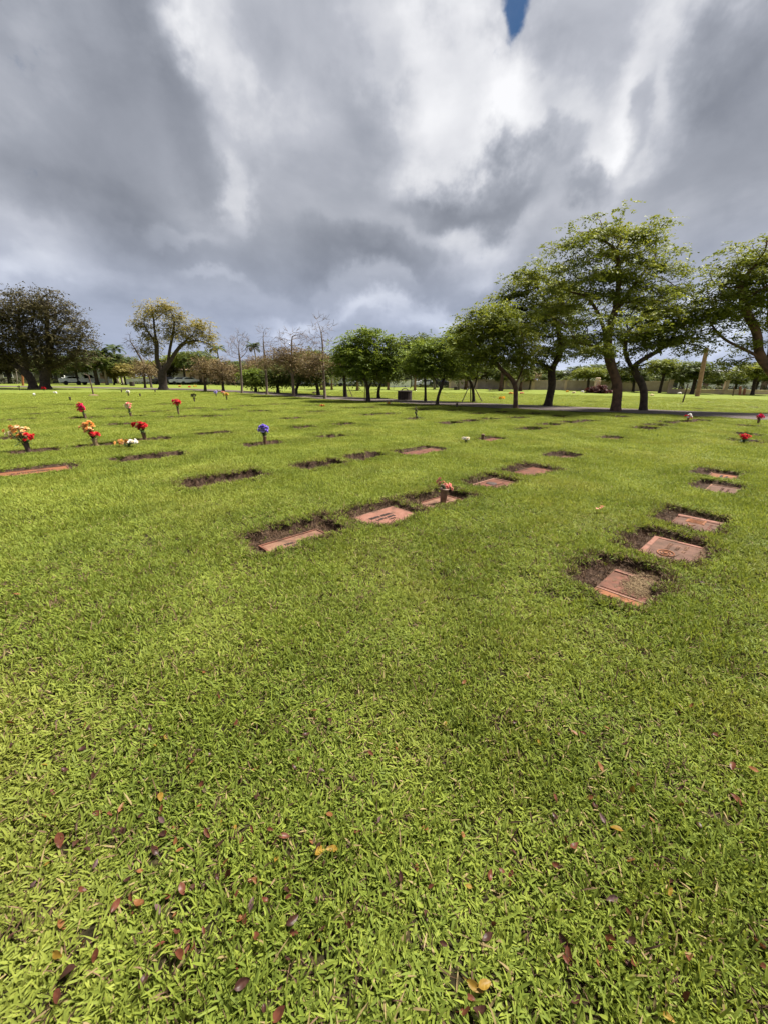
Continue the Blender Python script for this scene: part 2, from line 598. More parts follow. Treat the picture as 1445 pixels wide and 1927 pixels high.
# road sheet with a worn edge
ASPHALT = simple('asphalt', (0.105, 0.083, 0.072), (0.070, 0.055, 0.049), scale=1.2, rough=0.9, bump=0.25, bscale=60, spec=0.2)


def make_road():
    n = len(RN)
    k = 7
    V, Fc = [], []
    rg = np.random.default_rng(3)
    wn = np.interp(np.arange(n), np.arange(0, n, 2), rg.normal(0, 0.06, len(np.arange(0, n, 2))))
    for i in range(n):
        for j in range(k):
            t = j / (k - 1)
            p = RN[i] * (1 - t) + RF[i] * t
            off = wn[i] * (1 if j in (0, k - 1) else 0)
            V.append((p[0], p[1] + off, 0.012 + 0.03 * (1 - (2 * t - 1) ** 2)))
    for i in range(n - 1):
        for j in range(k - 1):
            Fc.append((i * k + j, (i + 1) * k + j, (i + 1) * k + j + 1, i * k + j + 1))
    me = bpy.data.meshes.new('road')
    me.from_pydata(V, [], Fc)
    me.materials.append(ASPHALT)
    for p in me.polygons:
        p.use_smooth = True
        if p.normal.z < 0:
            p.flip()
    o = link('road', me)
    o['kind'] = 'structure'


make_road()

# ------------------------------------------------------------------ grass


def blade_mesh(name, n, radius, lng, wid, seed, segs=4, mat=GRASS, flat=0.5, dead=0.06, tr=(0.0, 0.93)):
    """one tuft or patch of separate blades"""
    g = np.random.default_rng(seed)
    V, Lp, tint = [], [], []
    nb = 0
    cross = 3 if segs > 2 else 2
    for i in range(n):
        a = g.uniform(0, 2 * math.pi)
        r = radius * math.sqrt(g.uniform(0, 1))
        az = g.uniform(0, 2 * math.pi)
        ln = lng * g.uniform(0.5, 1.2) * (1.45 if g.random() < 0.10 else 1.0)
        w = wid * g.uniform(0.6, 1.15)
        tilt = abs(g.normal(0.35, 0.35)) + (0.5 if g.random() < flat * 0.6 else 0)
        bend = g.uniform(0.15, 1.0)
        tn = g.uniform(*tr)
        if g.random() < dead:
            tn = g.uniform(0.94, 1.0)
            tilt += 0.6
        fold = g.uniform(0.05, 0.35)
        d = np.array([math.cos(az), math.sin(az), 0])
        sd = np.array([-math.sin(az), math.cos(az), 0])
        tw = g.normal(0, 0.5)
        p = np.array([r * math.cos(a), r * math.sin(a), -0.006])
        b0 = len(V)
        for s in range(segs + 1):
            t = s / segs
            ang = min(tilt + bend * t, 1.9)
            if s:
                p = p + (ln / segs) * (d * math.sin(ang) + np.array([0, 0, math.cos(ang)]))
            nrm = -d * math.cos(ang) + np.array([0, 0, math.sin(ang)])
            ww = w * 0.5 * (0.75 + 0.35 * math.sin(math.pi * min(t * 1.1, 1))) * (1 if t < 0.75 else max(0.22, 1 - ((t - 0.75) / 0.25) ** 1.6 * 0.85))
            c, sn = math.cos(tw * t), math.sin(tw * t)
            sv = sd * c + nrm * sn
            if cross == 3:
                V += [p - sv * ww + nrm * fold * ww, p, p + sv * ww + nrm * fold * ww]
            else:
                V += [p - sv * ww, p + sv * ww]
            tint += [tn] * cross
        for s in range(segs):
            for k in range(cross - 1):
                a0 = b0 + s * cross + k
                Lp.append((a0, a0 + 1, a0 + cross + 1, a0 + cross))
    return np_mesh(name, V, np.array(Lp), np.full(len(Lp), 4), mat, True, {'tint': ('POINT', tint)})


def make_coll(name, meshes):
    c = bpy.data.collections.new(name)
    for i, me in enumerate(meshes):
        o = bpy.data.objects.new('%s_%02d' % (name, i), me)
        c.objects.link(o)
    return c


def instancer(name, P, rot, scl, idx, coll):
    me = bpy.data.meshes.new(name)
    me.vertices.add(len(P))
    me.vertices.foreach_set('co', np.asarray(P, np.float32).ravel())
    a = me.attributes.new('rot', 'FLOAT_VECTOR', 'POINT')
    a.data.foreach_set('vector', np.asarray(rot, np.float32).ravel())
    a = me.attributes.new('scl', 'FLOAT_VECTOR', 'POINT')
    a.data.foreach_set('vector', np.asarray(scl, np.float32).ravel())
    a = me.attributes.new('idx', 'INT', 'POINT')
    a.data.foreach_set('value', np.asarray(idx, np.int32))
    me.update()
    o = link(name, me)
    ng = bpy.data.node_groups.new(name, 'GeometryNodeTree')
    ng.interface.new_socket('Geometry', in_out='INPUT', socket_type='NodeSocketGeometry')
    ng.interface.new_socket('Geometry', in_out='OUTPUT', socket_type='NodeSocketGeometry')
    gi = ng.nodes.new('NodeGroupInput')
    go = ng.nodes.new('NodeGroupOutput')
    ci = ng.nodes.new('GeometryNodeCollectionInfo')
    ci.inputs['Collection'].default_value = coll
    ci.inputs['Separate Children'].default_value = True
    ci.inputs['Reset Children'].default_value = True
    ip = ng.nodes.new('GeometryNodeInstanceOnPoints')
    ip.inputs['Pick Instance'].default_value = True

    def na(nm, t):
        n = ng.nodes.new('GeometryNodeInputNamedAttribute')
        n.data_type = t
        n.inputs['Name'].default_value = nm
        return n.outputs['Attribute']
    e2r = ng.nodes.new('FunctionNodeEulerToRotation')
    ng.links.new(na('rot', 'FLOAT_VECTOR'), e2r.inputs[0])
    ng.links.new(gi.outputs[0], ip.inputs['Points'])
    ng.links.new(ci.outputs[0], ip.inputs['Instance'])
    ng.links.new(na('idx', 'INT'), ip.inputs['Instance Index'])
    ng.links.new(e2r.outputs[0], ip.inputs['Rotation'])
    ng.links.new(na('scl', 'FLOAT_VECTOR'), ip.inputs['Scale'])
    ng.links.new(ip.outputs[0], go.inputs[0])
    md = o.modifiers.new('grass', 'NODES')
    md.node_group = ng
    return o


def make_grass():
    NT, NP = 14, 8
    tufts = [blade_mesh('tuft', 15, 0.034, 0.050, 0.0058, 100 + i, 4, GRASS, 0.6, 0.08, (0.08, 0.80)) for i in range(NT)]
    patches = [blade_mesh('turf', 460, 0.21, 0.055, 0.0085, 200 + i, 2, GRASS, 0.5, 0.04, (0.25, 0.93)) for i in range(NP)]  # same grass, tints raised: brightness of blade tips at a grazing view painted in
    thatch = [blade_mesh('thatch', 9, 0.035, 0.055, 0.0045, 300 + i, 3, THATCH, 1.0, 0.1) for i in range(6)]
    ct, cp, ch = make_coll('tuft', tufts), make_coll('turf', patches), make_coll('thatch', thatch)

    def cand(r0, r1, dens, half):
        area = (r1 * r1 - r0 * r0) * half
        n = int(area * dens)
        r = np.sqrt(rng.uniform(r0 * r0, r1 * r1, n))
        a = rng.uniform(math.pi / 2 - half, math.pi / 2 + half, n)
        x, y = r * np.cos(a), r * np.sin(a)
        u, v, f = project(np.stack([x, y, np.full(n, 0.03)], 1))
        k = (u > -200) & (u < W + 200) & (v < H + 260) & ~in_road(x, y)
        return x[k], y[k]
    tx, ty, ts = [], [], []
    for r0, r1, dens, sc in ((0.25, 2.5, 1700, 1.0), (2.5, 4.0, 1400, 1.0), (4.0, 5.5, 1000, 1.05)):
        x, y = cand(r0, r1, dens, R(72))
        tx.append(x); ty.append(y); ts.append(np.full(len(x), sc))
    # along the rims of the sunken plots, farther out
    for g in GRAVES:
        d = math.hypot(g['x'], g['y'])
        if 5.0 < d < 34:
            n = int(900 * 3.6) if d < 14 else int(500 * 3.6)
            x = g['x'] + rng.uniform(-0.95, 0.95, n)
            y = g['y'] + rng.uniform(-0.95, 0.95, n)
            k = (np.hypot(x, y) > 5.3) & ~in_road(x, y)
            tx.append(x[k]); ty.append(y[k]); ts.append(np.full(k.sum(), 1.1))
    x, y, s = np.concatenate(tx), np.concatenate(ty), np.concatenate(ts)
    z, D = ground_z(x, y)
    keep = D > np.where(np.hypot(x, y) > 7.0, 0.045, 0.020) + rng.normal(0, 0.013, len(x))
    # a few survivors creep onto the bare soil
    keep |= (D > -0.06) & (rng.random(len(x)) < 0.05)
    rim = keep & (D < 0.055)
    x, y, z, s, D, rim = x[keep], y[keep], z[keep], s[keep], D[keep], rim[keep]
    n = len(x)
    # turf grows uneven: longer tufts and thin spots
    hv = 0.82 + 0.30 * np.sin(x * 5.1 + 1.3 * np.sin(y * 4.0)) * np.cos(y * 4.6) + rng.normal(0, 0.12, n)
    hv = np.clip(hv, 0.5, 1.45)
    lean = np.stack([rng.normal(0, 0.22, n), rng.normal(0, 0.22, n), rng.uniform(0, 6.28, n)], 1)
    o = instancer('lawn_grass', np.stack([x, y, z], 1), lean, np.stack([s * rng.uniform(0.85, 1.2, n), s * rng.uniform(0.85, 1.2, n), s * hv], 1), rng.integers(0, NT, n), ct)
    tag(o, 'broad bladed short green lawn grass around the nearer grave markers', 'grass', kind='stuff')
    print('tufts', n)
    # thatch at the rims
    tx, ty = [], []
    for g in GRAVES:
        d = math.hypot(g['x'], g['y'])
        if d < 26:
            nn = 3400 if d < 7.3 else 500
            tx.append(g['x'] + rng.uniform(-0.85, 0.85, nn))
            ty.append(g['y'] + rng.uniform(-0.85, 0.85, nn))
    gx, gy = cand(0.25, 4.0, 260, R(72))
    nn0 = sum(len(q) for q in tx)
    x, y = np.concatenate(tx + [gx]), np.concatenate(ty + [gy])
    z, D = ground_z(x, y)
    k = (D > -0.06) & (D < 0.05 + rng.uniform(0, 0.06, len(x)))
    k[nn0:] |= D[nn0:] > 0.07
    k |= (D <= -0.05) & (rng.random(len(x)) < np.where(np.hypot(x, y) < 7.3, 0.5, 0.1))
    for g in GRAVES:      # but not on the stones themselves
        if g['key'] == 'far':
            continue
        c, s_ = math.cos(g['ang']), math.sin(g['ang'])
        u = (x - g['x']) * c + (y - g['y']) * s_
        v = -(x - g['x']) * s_ + (y - g['y']) * c
        k &= ~((np.abs(u) < g['hu'] - 0.01) & (np.abs(v) < g['hv'] - 0.01))
    x, y, z = x[k], y[k], z[k]
    n = len(x)
    lean = np.stack([rng.normal(0, 0.4, n), rng.normal(0, 0.4, n), rng.uniform(0, 6.28, n)], 1)
    o = instancer('dry_thatch', np.stack([x, y, z], 1), lean, np.repeat(rng.uniform(0.6, 1.15, n)[:, None], 3, 1), rng.integers(0, 6, n), ch)
    tag(o, 'dead brown grass roots fringing the sunken grave plots', 'thatch', kind='stuff')
    # patches on the rest of the lawn
    px, py, ps = [], [], []
    for r0, r1, sp, sc in ((5.2, 10, 0.225, 1.0), (10, 18, 0.26, 1.1), (18, 30, 0.34, 1.3), (30, 48, 0.50, 1.6)):
        gx, gy = np.meshgrid(np.arange(-r1, r1, sp), np.arange(0, r1, sp))
        gx = gx + (np.arange(gx.shape[0]) % 2)[:, None] * sp / 2
        x = gx.ravel() + rng.uniform(-.3, .3, gx.size) * sp
        y = gy.ravel() + rng.uniform(-.3, .3, gx.size) * sp
        d = np.hypot(x, y)
        k = (d > r0) & (d < r1)
        x, y = x[k], y[k]
        u, v, f = project(np.stack([x, y, np.full(len(x), 0.03)], 1))
        k = (u > -220) & (u < W + 220) & ~in_road(x, y)
        px.append(x[k]); py.append(y[k]); ps.append(np.full(k.sum(), sc))
    x, y, s = np.concatenate(px), np.concatenate(py), np.concatenate(ps)
    z, D = ground_z(x, y)
    k = (D > 0.07 + 0.23 * s) | ((D > 0.12) & (np.hypot(x, y) > 33))
    x, y, z, s = x[k], y[k], z[k], s[k]
    n = len(x)
    hz = 1.0 + 0.18 * np.sin(x * 1.7 + np.cos(y * 2.1)) * np.cos(y * 1.5)
    o = instancer('lawn_turf', np.stack([x, y, z], 1), np.stack([np.zeros(n), np.zeros(n), rng.uniform(0, 6.28, n)], 1),
                  np.stack([s, s, hz * rng.uniform(0.9, 1.1, n)], 1), rng.integers(0, NP, n), cp)
    tag(o, 'short green mown turf covering the lawn out to the road and beyond', 'turf', kind='stuff')
    print('patches', n)


make_grass()
# ------------------------------------------------------------------ grave markers
def stone(name, c1, c2, scale=10, rough=0.7, bump=0.2, bscale=70):
    """weathered stone: mottled colour with soil worked into it"""
    mt = simple(name, c1, c2, scale, rough, bump, bscale=bscale, spec=0.10)
    nt = mt.node_tree
    p = [n for n in nt.nodes if n.type == 'BSDF_PRINCIPLED'][0]
    src = p.inputs['Base Color'].links[0].from_socket
    geo = N(nt, 'ShaderNodeNewGeometry')
    n1 = noise(nt, geo.outputs['Position'], 7.0, 7, 0.68)
    mr = N(nt, 'ShaderNodeMapRange', interpolation_type='SMOOTHSTEP')
    mr.inputs['From Min'].default_value = 0.46
    mr.inputs['From Max'].default_value = 0.66
    mr.inputs['To Max'].default_value = 0.75
    L(nt, n1.outputs['Fac'], mr.inputs['Value'])
    mx = N(nt, 'ShaderNodeMix', data_type='RGBA')
    L(nt, mr.outputs['Result'], mx.inputs['Factor'])
    L(nt, src, mx.inputs['A'])
    mx.inputs['B'].default_value = (0.070, 0.042, 0.028, 1)
    L(nt, mx.outputs['Result'], p.inputs['Base Color'])
    return mt


STONE = {
    'pink': stone('granite_pink', (0.212, 0.106, 0.077), (0.157, 0.070, 0.047), scale=14, rough=0.62, bump=0.12, bscale=90),
    'red': stone('granite_red', (0.152, 0.063, 0.041), (0.075, 0.033, 0.022), scale=9, rough=0.6, bump=0.15, bscale=80),
    'orange': stone('stone_orange', (0.212, 0.089, 0.041), (0.138, 0.054, 0.026), scale=8, rough=0.7, bump=0.2, bscale=60),
    'tan': stone('stone_tan', (0.194, 0.112, 0.071), (0.138, 0.067, 0.046), scale=8, rough=0.75, bump=0.2, bscale=60),
    'brown': stone('bronze_brown', (0.129, 0.069, 0.048), (0.073, 0.040, 0.028), scale=10, rough=0.6, bump=0.2, bscale=70),
    'dark': simple('lettering_dark', (0.040, 0.022, 0.016), (0.023, 0.014, 0.011), scale=30, rough=0.7, bump=0.1),
    'light': stone('edge_light', (0.259, 0.148, 0.107), (0.194, 0.098, 0.071), scale=12, rough=0.65, bump=0.1),
    'sand': simple('dry_clippings', (0.230, 0.162, 0.083), (0.120, 0.076, 0.037), scale=45, rough=0.95, bump=0.8, bscale=120),
}


def glyphs(mb, u0, u1, v, h, z, seed, th=0.004):
    """a worn line of raised letters: short strokes, no longer readable"""
    g = random.Random(seed)
    u = u0
    while u < u1 - h * 0.5:
        if g.random() < 0.12:
            u += h * 0.5
            continue
        w = h * g.uniform(0.45, 0.7)
        sw = h * 0.2
        t = g.randrange(4)
        mb.box((u + sw / 2, v, z), (sw, h, th))
        if t in (0, 1):
            mb.box((u + w - sw / 2, v, z), (sw, h, th))
        if t in (0, 2):
            mb.box((u + w / 2, v + h / 2 - sw / 2, z + 0.0004), (w, sw, th))
        if t in (1, 2, 3):
            mb.box((u + w / 2, v + (0 if t != 3 else -h / 2 + sw / 2), z + 0.0004), (w, sw, th))
        u += w + h * 0.22


def letters(t, mat, *q):
    mb = MB()
    glyphs(mb, *q)
    return mb.build('lettering', mat, t)


def ring(mb, cx, cy, a, b, wd, z, th, n=28):
    P, Fc = [], []
    for i in range(n):
        t = 2 * math.pi * i / n
        for k, zz in ((1, z), (1, z + th), (1 - wd / a, z + th), (1 - wd / a, z)):
            P.append((cx + a * k * math.cos(t), cy + b * k * math.sin(t), zz))
    for i in range(n):
        j = (i + 1) % n
        for k in range(3):
            Fc.append((i * 4 + k, j * 4 + k, j * 4 + k + 1, i * 4 + k + 1))
    mb.add(P, Fc)


def rim(mb, hu, hv, w, z, h):
    mb.box((0, hv - w / 2, z), (2 * hu, w, h))
    mb.box((0, -hv + w / 2, z), (2 * hu, w, h))
    mb.box((hu - w / 2, 0, z), (w, 2 * hv - 2 * w, h))
    mb.box((-hu + w / 2, 0, z), (w, 2 * hv - 2 * w, h))


GRAVE_LABEL = {
    'sandy': 'reddish slab strewn with dry clippings, nearest the viewer at the right',
    'emblem': 'brown panelled marker with an oval emblem, middle of the three close together at the right',
    'relief': 'red marker with raised relief marks, behind the oval emblem one at the right',
    'orange': None,
    'half': 'brownish grave marker half swallowed by grass, just before the small orange one at right',
    'tan': 'tan pink marker mostly hidden under overhanging turf, nearest of the middle row',
    'lettered': 'clean pink granite marker with two worn dark lines of lettering',
    'dusty': 'dusty brown grave marker under the vase of dried peach flowers',
    'rimmed': 'rust red marker with a pale rim and dark centre, right of the dried flowers',
    'twin': 'long pink double marker lying flush in the lawn left of the empty vase',
}


def slab_z(g):
    return -g['depth'] + 0.022


PLAIN_LABELS = {}
FAR_MESH = None
for g in GRAVES:
    key = g['key']
    z = slab_z(g)
    loc = (g['x'], g['y'], z)
    hu, hv = g['hu'], g['hv']
    d = math.hypot(g['x'], g['y'])
    g['z'] = z
    if key in ('plain', 'plainred', 'bare', 'far'):
        if key == 'far':
            if FAR_MESH is None:
                mb = MB()
                mb.box((0, 0, -0.02), (0.72, 0.36, 0.04))
                rim(mb, 0.36, 0.18, 0.02, 0.003, 0.006)
                FAR_MESH = mb.mesh('grave_marker', STONE['brown'])
            o = link('grave_marker', FAR_MESH, None, loc, (0, 0, g['ang']))
            if g['seed'] >= 78:
                tag(o, 'flat grave marker sunk in the lawn on the far side of the road', 'grave marker', 'grave markers sunk beyond the road')
            else:
                tag(o, 'flat grave marker showing as a dark slit in the lawn before the road', 'grave marker', 'grave markers seen as dark slits in the lawn')
            continue
        t = empty('grave_marker', loc, g['ang'])
        if key == 'bare':
            MB().box((0, 0, -0.024), (2 * hu, 2 * hv, 0.045)).build('slab', STONE['brown'], t, bevel=0.004)
        else:
            MB().box((0, 0, -0.02), (2 * hu, 2 * hv, 0.04)).build('slab', STONE['red' if key == 'plainred' else 'brown'], t, bevel=0.004)
        mb = MB()
        rim(mb, hu, hv, 0.02, 0.003, 0.007)
        mb.build('border', STONE['red'], t)
        g['obj'] = t
        continue
    t = empty('grave_marker', loc, g['ang'], GRAVE_LABEL.get(key), 'grave marker', 'flat grave markers in the lawn')
    g['obj'] = t
    base = dict(sandy='red', emblem='red', relief='red', orange='orange', half='brown', tan='tan', lettered='pink', dusty='tan', rimmed='red', twin='pink')[key]
    MB().box((0, 0, -0.02), (2 * hu, 2 * hv, 0.04)).build('slab', STONE[base], t, bevel=0.004)
    if key == 'lettered':
        for q in ((-0.20, 0.15, 0.055, 0.05, 0.0025, 5), (-0.17, 0.12, -0.025, 0.045, 0.0025, 6), (-0.04, 0.06, -0.09, 0.02, 0.0025, 7)):
            letters(t, STONE['dark'], *q)
        mb = MB()
        rim(mb, hu, hv, 0.010, 0.001, 0.004)
        mb.build('border', STONE['light'], t)
    elif key == 'sandy':
        MB().box((-hu + 0.05, 0, 0.004), (0.075, 2 * hv - 0.01, 0.012)).build('band', STONE['orange'], t, bevel=0.003)
        MB().box((-hu + 0.10, 0, 0.005), (0.012, 2 * hv - 0.012, 0.014)).build('ridge', STONE['light'], t)
        MB().box((hu - 0.07, 0.02, 0.005), (0.012, 2 * hv - 0.06, 0.014)).build('ridge', STONE['light'], t)
        MB().box((0.03, 0.02, 0.002), (2 * hu - 0.24, 2 * hv - 0.08, 0.006)).build('panel', STONE['red'], t)
        P = []
        mb = MB()
        gg = random.Random(4)
        for i in range(900):
            a, b = gg.gauss(0.09, 0.11), gg.gauss(-0.07, 0.06)
            if abs(a) < hu + 0.05 and -hv - 0.03 < b < hv - 0.02:
                th = gg.uniform(0, 6.28)
                mb.box((a, b, 0.010 + gg.uniform(0, .008)), (gg.uniform(.015, .045), 0.003, 0.002), th)
        mb.build('clippings', STONE['sand'], t)['kind'] = 'stuff'
    elif key == 'emblem':
        MB().box((0, 0, 0.002), (2 * hu - 0.10, 2 * hv - 0.07, 0.006)).build('panel', STONE['brown'], t)
        mb = MB()
        ring(mb, -0.13, 0.04, 0.085, 0.07, 0.012, 0.005, 0.008)
        ring(mb, -0.13, 0.04, 0.05, 0.04, 0.010, 0.005, 0.006)
        mb.lathe([(0.02, 0), (0.018, 0.008), (0.006, 0.010)], 12, (-0.13, 0.04, 0.005))
        mb.build('emblem', STONE['orange'], t)
        for q in ((0.0, 0.20, 0.06, 0.035, 0.007, 15), (0.02, 0.18, -0.01, 0.03, 0.007, 16), (0.0, 0.20, -0.07, 0.03, 0.007, 17)):
            letters(t, STONE['tan'], *q)
        mb = MB()
        rim(mb, hu, hv, 0.045, 0.004, 0.010)
        mb.build('border', STONE['pink'], t, bevel=0.002)
        mb = MB()
        gg = random.Random(9)
        for i in range(240):
            a, b = gg.uniform(-hu, hu), -hv + abs(gg.gauss(0, 0.03))
            mb.box((a, b, 0.012 + gg.uniform(0, .006)), (gg.uniform(.015, .04), 0.003, 0.002), gg.uniform(0, 6.28))
        mb.build('clippings', STONE['sand'], t)['kind'] = 'stuff'
    elif key == 'relief':
        MB().box((-0.03, 0, 0.002), (2 * hu - 0.16, 2 * hv - 0.06, 0.006)).build('panel', STONE['brown'], t)
        MB().box((hu - 0.035, 0, 0.005), (0.07, 2 * hv, 0.012)).build('band', STONE['pink'], t, bevel=0.003)
        MB().box((hu - 0.10, 0, 0.006), (0.012, 2 * hv - 0.02, 0.012)).build('ridge', STONE['light'], t)
        mb = MB()
        mb.box((0.095, 0.035, 0.005), (0.15, 0.15, 0.006))
        for k in range(3):
            mb.box((0.05 + 0.045 * k, 0.01, 0.008), (0.02, 0.10, 0.010))
            mb.box((0.05 + 0.045 * k, 0.075, 0.008), (0.03, 0.025, 0.010))
        mb.box((0.09, -0.055, 0.008), (0.16, 0.02, 0.010))
        mb.box((-0.10, 0.05, 0.008), (0.10, 0.012, 0.008), 0.5)
        mb.box((-0.10, 0.02, 0.0085), (0.07, 0.012, 0.008), -0.5)
        mb.build('relief', STONE['orange'], t)
        mb = MB()
        glyphs(mb, -0.20, 0.10, -0.12, 0.03, 0.006, 21)
        mb.build('lettering', STONE['pink'], t)
    elif key == 'rimmed':
        mb = MB()
        rim(mb, hu, hv, 0.022, 0.004, 0.010)
        mb.build('border', STONE['light'], t, bevel=0.002)
        mb = MB()
        mb.lathe([(0.085, 0.0), (0.075, 0.006), (0.03, 0.008)], 16, (0.02, 0.05, 0.0))
        mb.build('vase_cap', STONE['dark'], t, smooth=True)
        mb = MB()
        glyphs(mb, -0.22, 0.20, -0.06, 0.035, 0.002, 31)
        mb.build('lettering', STONE['brown'], t)
    elif key == 'twin':
        MB().box((-hu / 2, 0, 0.003), (hu - 0.06, 2 * hv - 0.06, 0.006)).build('panel', STONE['red'], t)
        MB().box((hu / 2, 0, 0.003), (hu - 0.06, 2 * hv - 0.06, 0.006)).build('panel', STONE['red'], t)
        mb = MB()
        rim(mb, hu, hv, 0.014, 0.003, 0.008)
        mb.build('border', STONE['light'], t)
    else:
        mb = MB()
        rim(mb, hu, hv, 0.02, 0.004, 0.008)
        mb.build('border', STONE['red'] if key != 'half' else STONE['tan'], t)
        for q in ((-hu * 0.6, hu * 0.6, 0.03, 0.035, 0.002, 40 + g['seed']), (-hu * 0.5, hu * 0.5, -0.04, 0.03, 0.002, 60 + g['seed'])):
            letters(t, STONE['dark'] if key in ('orange', 'tan') else STONE['brown'], *q)


def glabel(i, s):
    o = GRAVES[i]['obj']
    tag(o, s, 'grave marker', 'flat grave markers in the lawn')


for i, s in {
    3: 'small orange brown marker in a deep sunken plot at the right edge, under dark turf',
    9: 'plain dark red marker right of the pale rimmed one, in the middle row',
    10: 'small grave plot farthest along the middle row, showing a strip of brown soil',
    11: 'bare earth grave plot with its marker mostly buried, left of the dark turf hollow',
    12: 'hollow with a buried brown marker under thick overhanging turf, right of the bare earth plot',
    13: 'dark sunken marker just left of the long pink double marker',
    15: 'red marker under the empty brown vase',
    16: 'long orange brown grave marker cut off by the left edge of the photo',
    17: 'marker hidden in the longest dark slit in front of the cream flowers on the ground',
    18: 'grave marker under the tan vase of orange and coral flowers',
    19: 'grave marker under the vase of dark red flowers',
    20: 'grave marker under the dark vase of orange flowers nearest the left edge',
    21: 'marker in a dark slit at the left edge behind the orange bouquet',
    22: 'marker in a dark slit between the dark red bouquet and the purple bouquet',
    23: 'grave marker under the vase of purple flowers',
    24: 'marker in the dark hollow right of the purple bouquet and nearest to it',
    25: 'marker in a brown hollow behind and right of the purple flowers',
    26: 'marker in the thin dark slit behind the hollow right of the purple flowers',
    27: 'marker in the slit directly behind the purple flowers',
    28: 'reddish marker in a lone oval plot on the right, below the thick leaning tree trunk',
    29: 'marker beside the low clump of red roses at the right edge',
    30: 'marker in the slit just behind the red roses at the right edge',
    31: 'marker in the slit between the red roses and the crimson bouquet at the right edge',
    32: 'marker under the tall dried grey green flowers',
}.items():
    glabel(i, s)

# ------------------------------------------------------------------ vases and flowers
VASE = {
    'brown': simple('vase_brown', (0.16, 0.085, 0.055), (0.08, 0.045, 0.03), scale=18, rough=0.45, bump=0.1),
    'dark': simple('vase_dark', (0.09, 0.055, 0.045), (0.045, 0.028, 0.024), scale=18, rough=0.5, bump=0.1),
    'tan': simple('vase_tan', (0.36, 0.25, 0.14), (0.20, 0.13, 0.075), scale=12, rough=0.45, bump=0.1),
    'bronze': simple('vase_bronze', (0.24, 0.16, 0.11), (0.12, 0.08, 0.055), scale=14, rough=0.4, bump=0.1, metal=0.3),
}


def petal_mat(name, c, c2):
    return leafy('petal_' + name, [(0, c2), (0.6, c), (1, tuple(min(1, x * 1.15 + 0.02) for x in c))], transl=0.3, wscale=25, wamt=0.3, rough=0.6)


PET = {
    'orange': petal_mat('orange', (0.74, 0.40, 0.12), (0.58, 0.24, 0.06)),
    'apricot': petal_mat('apricot', (0.80, 0.54, 0.25), (0.66, 0.36, 0.13)),
    'red': petal_mat('red', (0.55, 0.022, 0.022), (0.26, 0.008, 0.010)),
    'coral': petal_mat('coral', (0.72, 0.10, 0.075), (0.5, 0.04, 0.04)),
    'hotpink': petal_mat('hot_pink', (0.78, 0.045, 0.16), (0.5, 0.015, 0.07)),
    'pink': petal_mat('pink', (0.80, 0.36, 0.30), (0.66, 0.16, 0.14)),
    'cream': petal_mat('cream', (0.80, 0.72, 0.52), (0.62, 0.48, 0.28)),
    'white': petal_mat('white', (0.82, 0.80, 0.76), (0.60, 0.57, 0.52)),
    'purple': petal_mat('purple', (0.27, 0.17, 0.66), (0.13, 0.07, 0.40)),
    'lilac': petal_mat('lilac', (0.55, 0.46, 0.80), (0.36, 0.28, 0.6)),
    'dried': petal_mat('dried_peach', (0.58, 0.28, 0.19), (0.22, 0.09, 0.06)),
    'grey': petal_mat('faded', (0.30, 0.28, 0.20), (0.14, 0.13, 0.09)),
    'olive': petal_mat('olive', (0.10, 0.10, 0.04), (0.05, 0.05, 0.02)),
    'yellow': petal_mat('yellow', (0.75, 0.48, 0.06), (0.55, 0.28, 0.03)),
}
SPRIG = leafy('sprig_green', [(0, (0.015, 0.035, 0.012)), (0.6, (0.045, 0.09, 0.03)), (1, (0.10, 0.15, 0.07))], transl=0.2, wscale=20, wamt=0.2)
STEM = simple('stem_green', (0.05, 0.08, 0.03), (0.03, 0.05, 0.02), scale=20, bump=0)
_bl = {}


def bloom_mesh(col, var):
    """a ruffled cloth bloom of unit radius: three whorls of cupped petals"""
    k = (col, var)
    if k in _bl:
        return _bl[k]
    g = np.random.default_rng(hash(var) % 1000 + 7)
    V, Fc, tint = [], [], []
    for ring_i, (np_, rad, open_, z0) in enumerate(((8, 1.0, 1.15, -0.1), (7, 0.8, 0.75, 0.05), (5, 0.5, 0.35, 0.2))):
        for j in range(np_):
            a = 2 * math.pi * (j + 0.5 * ring_i) / np_ + g.normal(0, 0.15)
            d = np.array([math.cos(a), math.sin(a), 0])
            s = np.array([-math.sin(a), math.cos(a), 0])
            op = open_ + g.normal(0, 0.15)
            t0 = g.uniform(0, 1)
            b0 = len(V)
            nu, nv = 4, 5
            for i in range(nu):
                t = i / (nu - 1)
                ang = op * (0.6 + 0.6 * t)
                p = d * math.sin(ang) * rad * t + np.array([0, 0, z0 + math.cos(ang) * rad * t * 0.75])
                w = rad * 0.62 * math.sin(math.pi * (0.18 + 0.62 * t))
                for q in range(nv):
                    sq = (q / (nv - 1) - 0.5) * 2
                    ruff = 0.10 * t * math.sin(q * 2.6 + j * 1.7) + g.normal(0, 0.02) * t
                    V.append(p + s * sq * w + np.array([0, 0, 1]) * (0.12 * sq * sq * rad + ruff) - d * 0.1 * sq * sq)
                    tint.append(min(1, max(0, 0.25 + 0.55 * t + 0.3 * (t0 - 0.5))))
            for i in range(nu - 1):
                for q in range(nv - 1):
                    a0 = b0 + i * nv + q
                    Fc.append((a0, a0 + 1, a0 + nv + 1, a0 + nv))
    me = np_mesh('bloom', V, np.array(Fc), np.full(len(Fc), 4), PET[col], True, {'tint': ('POINT', tint)})
    _bl[k] = me
    return me


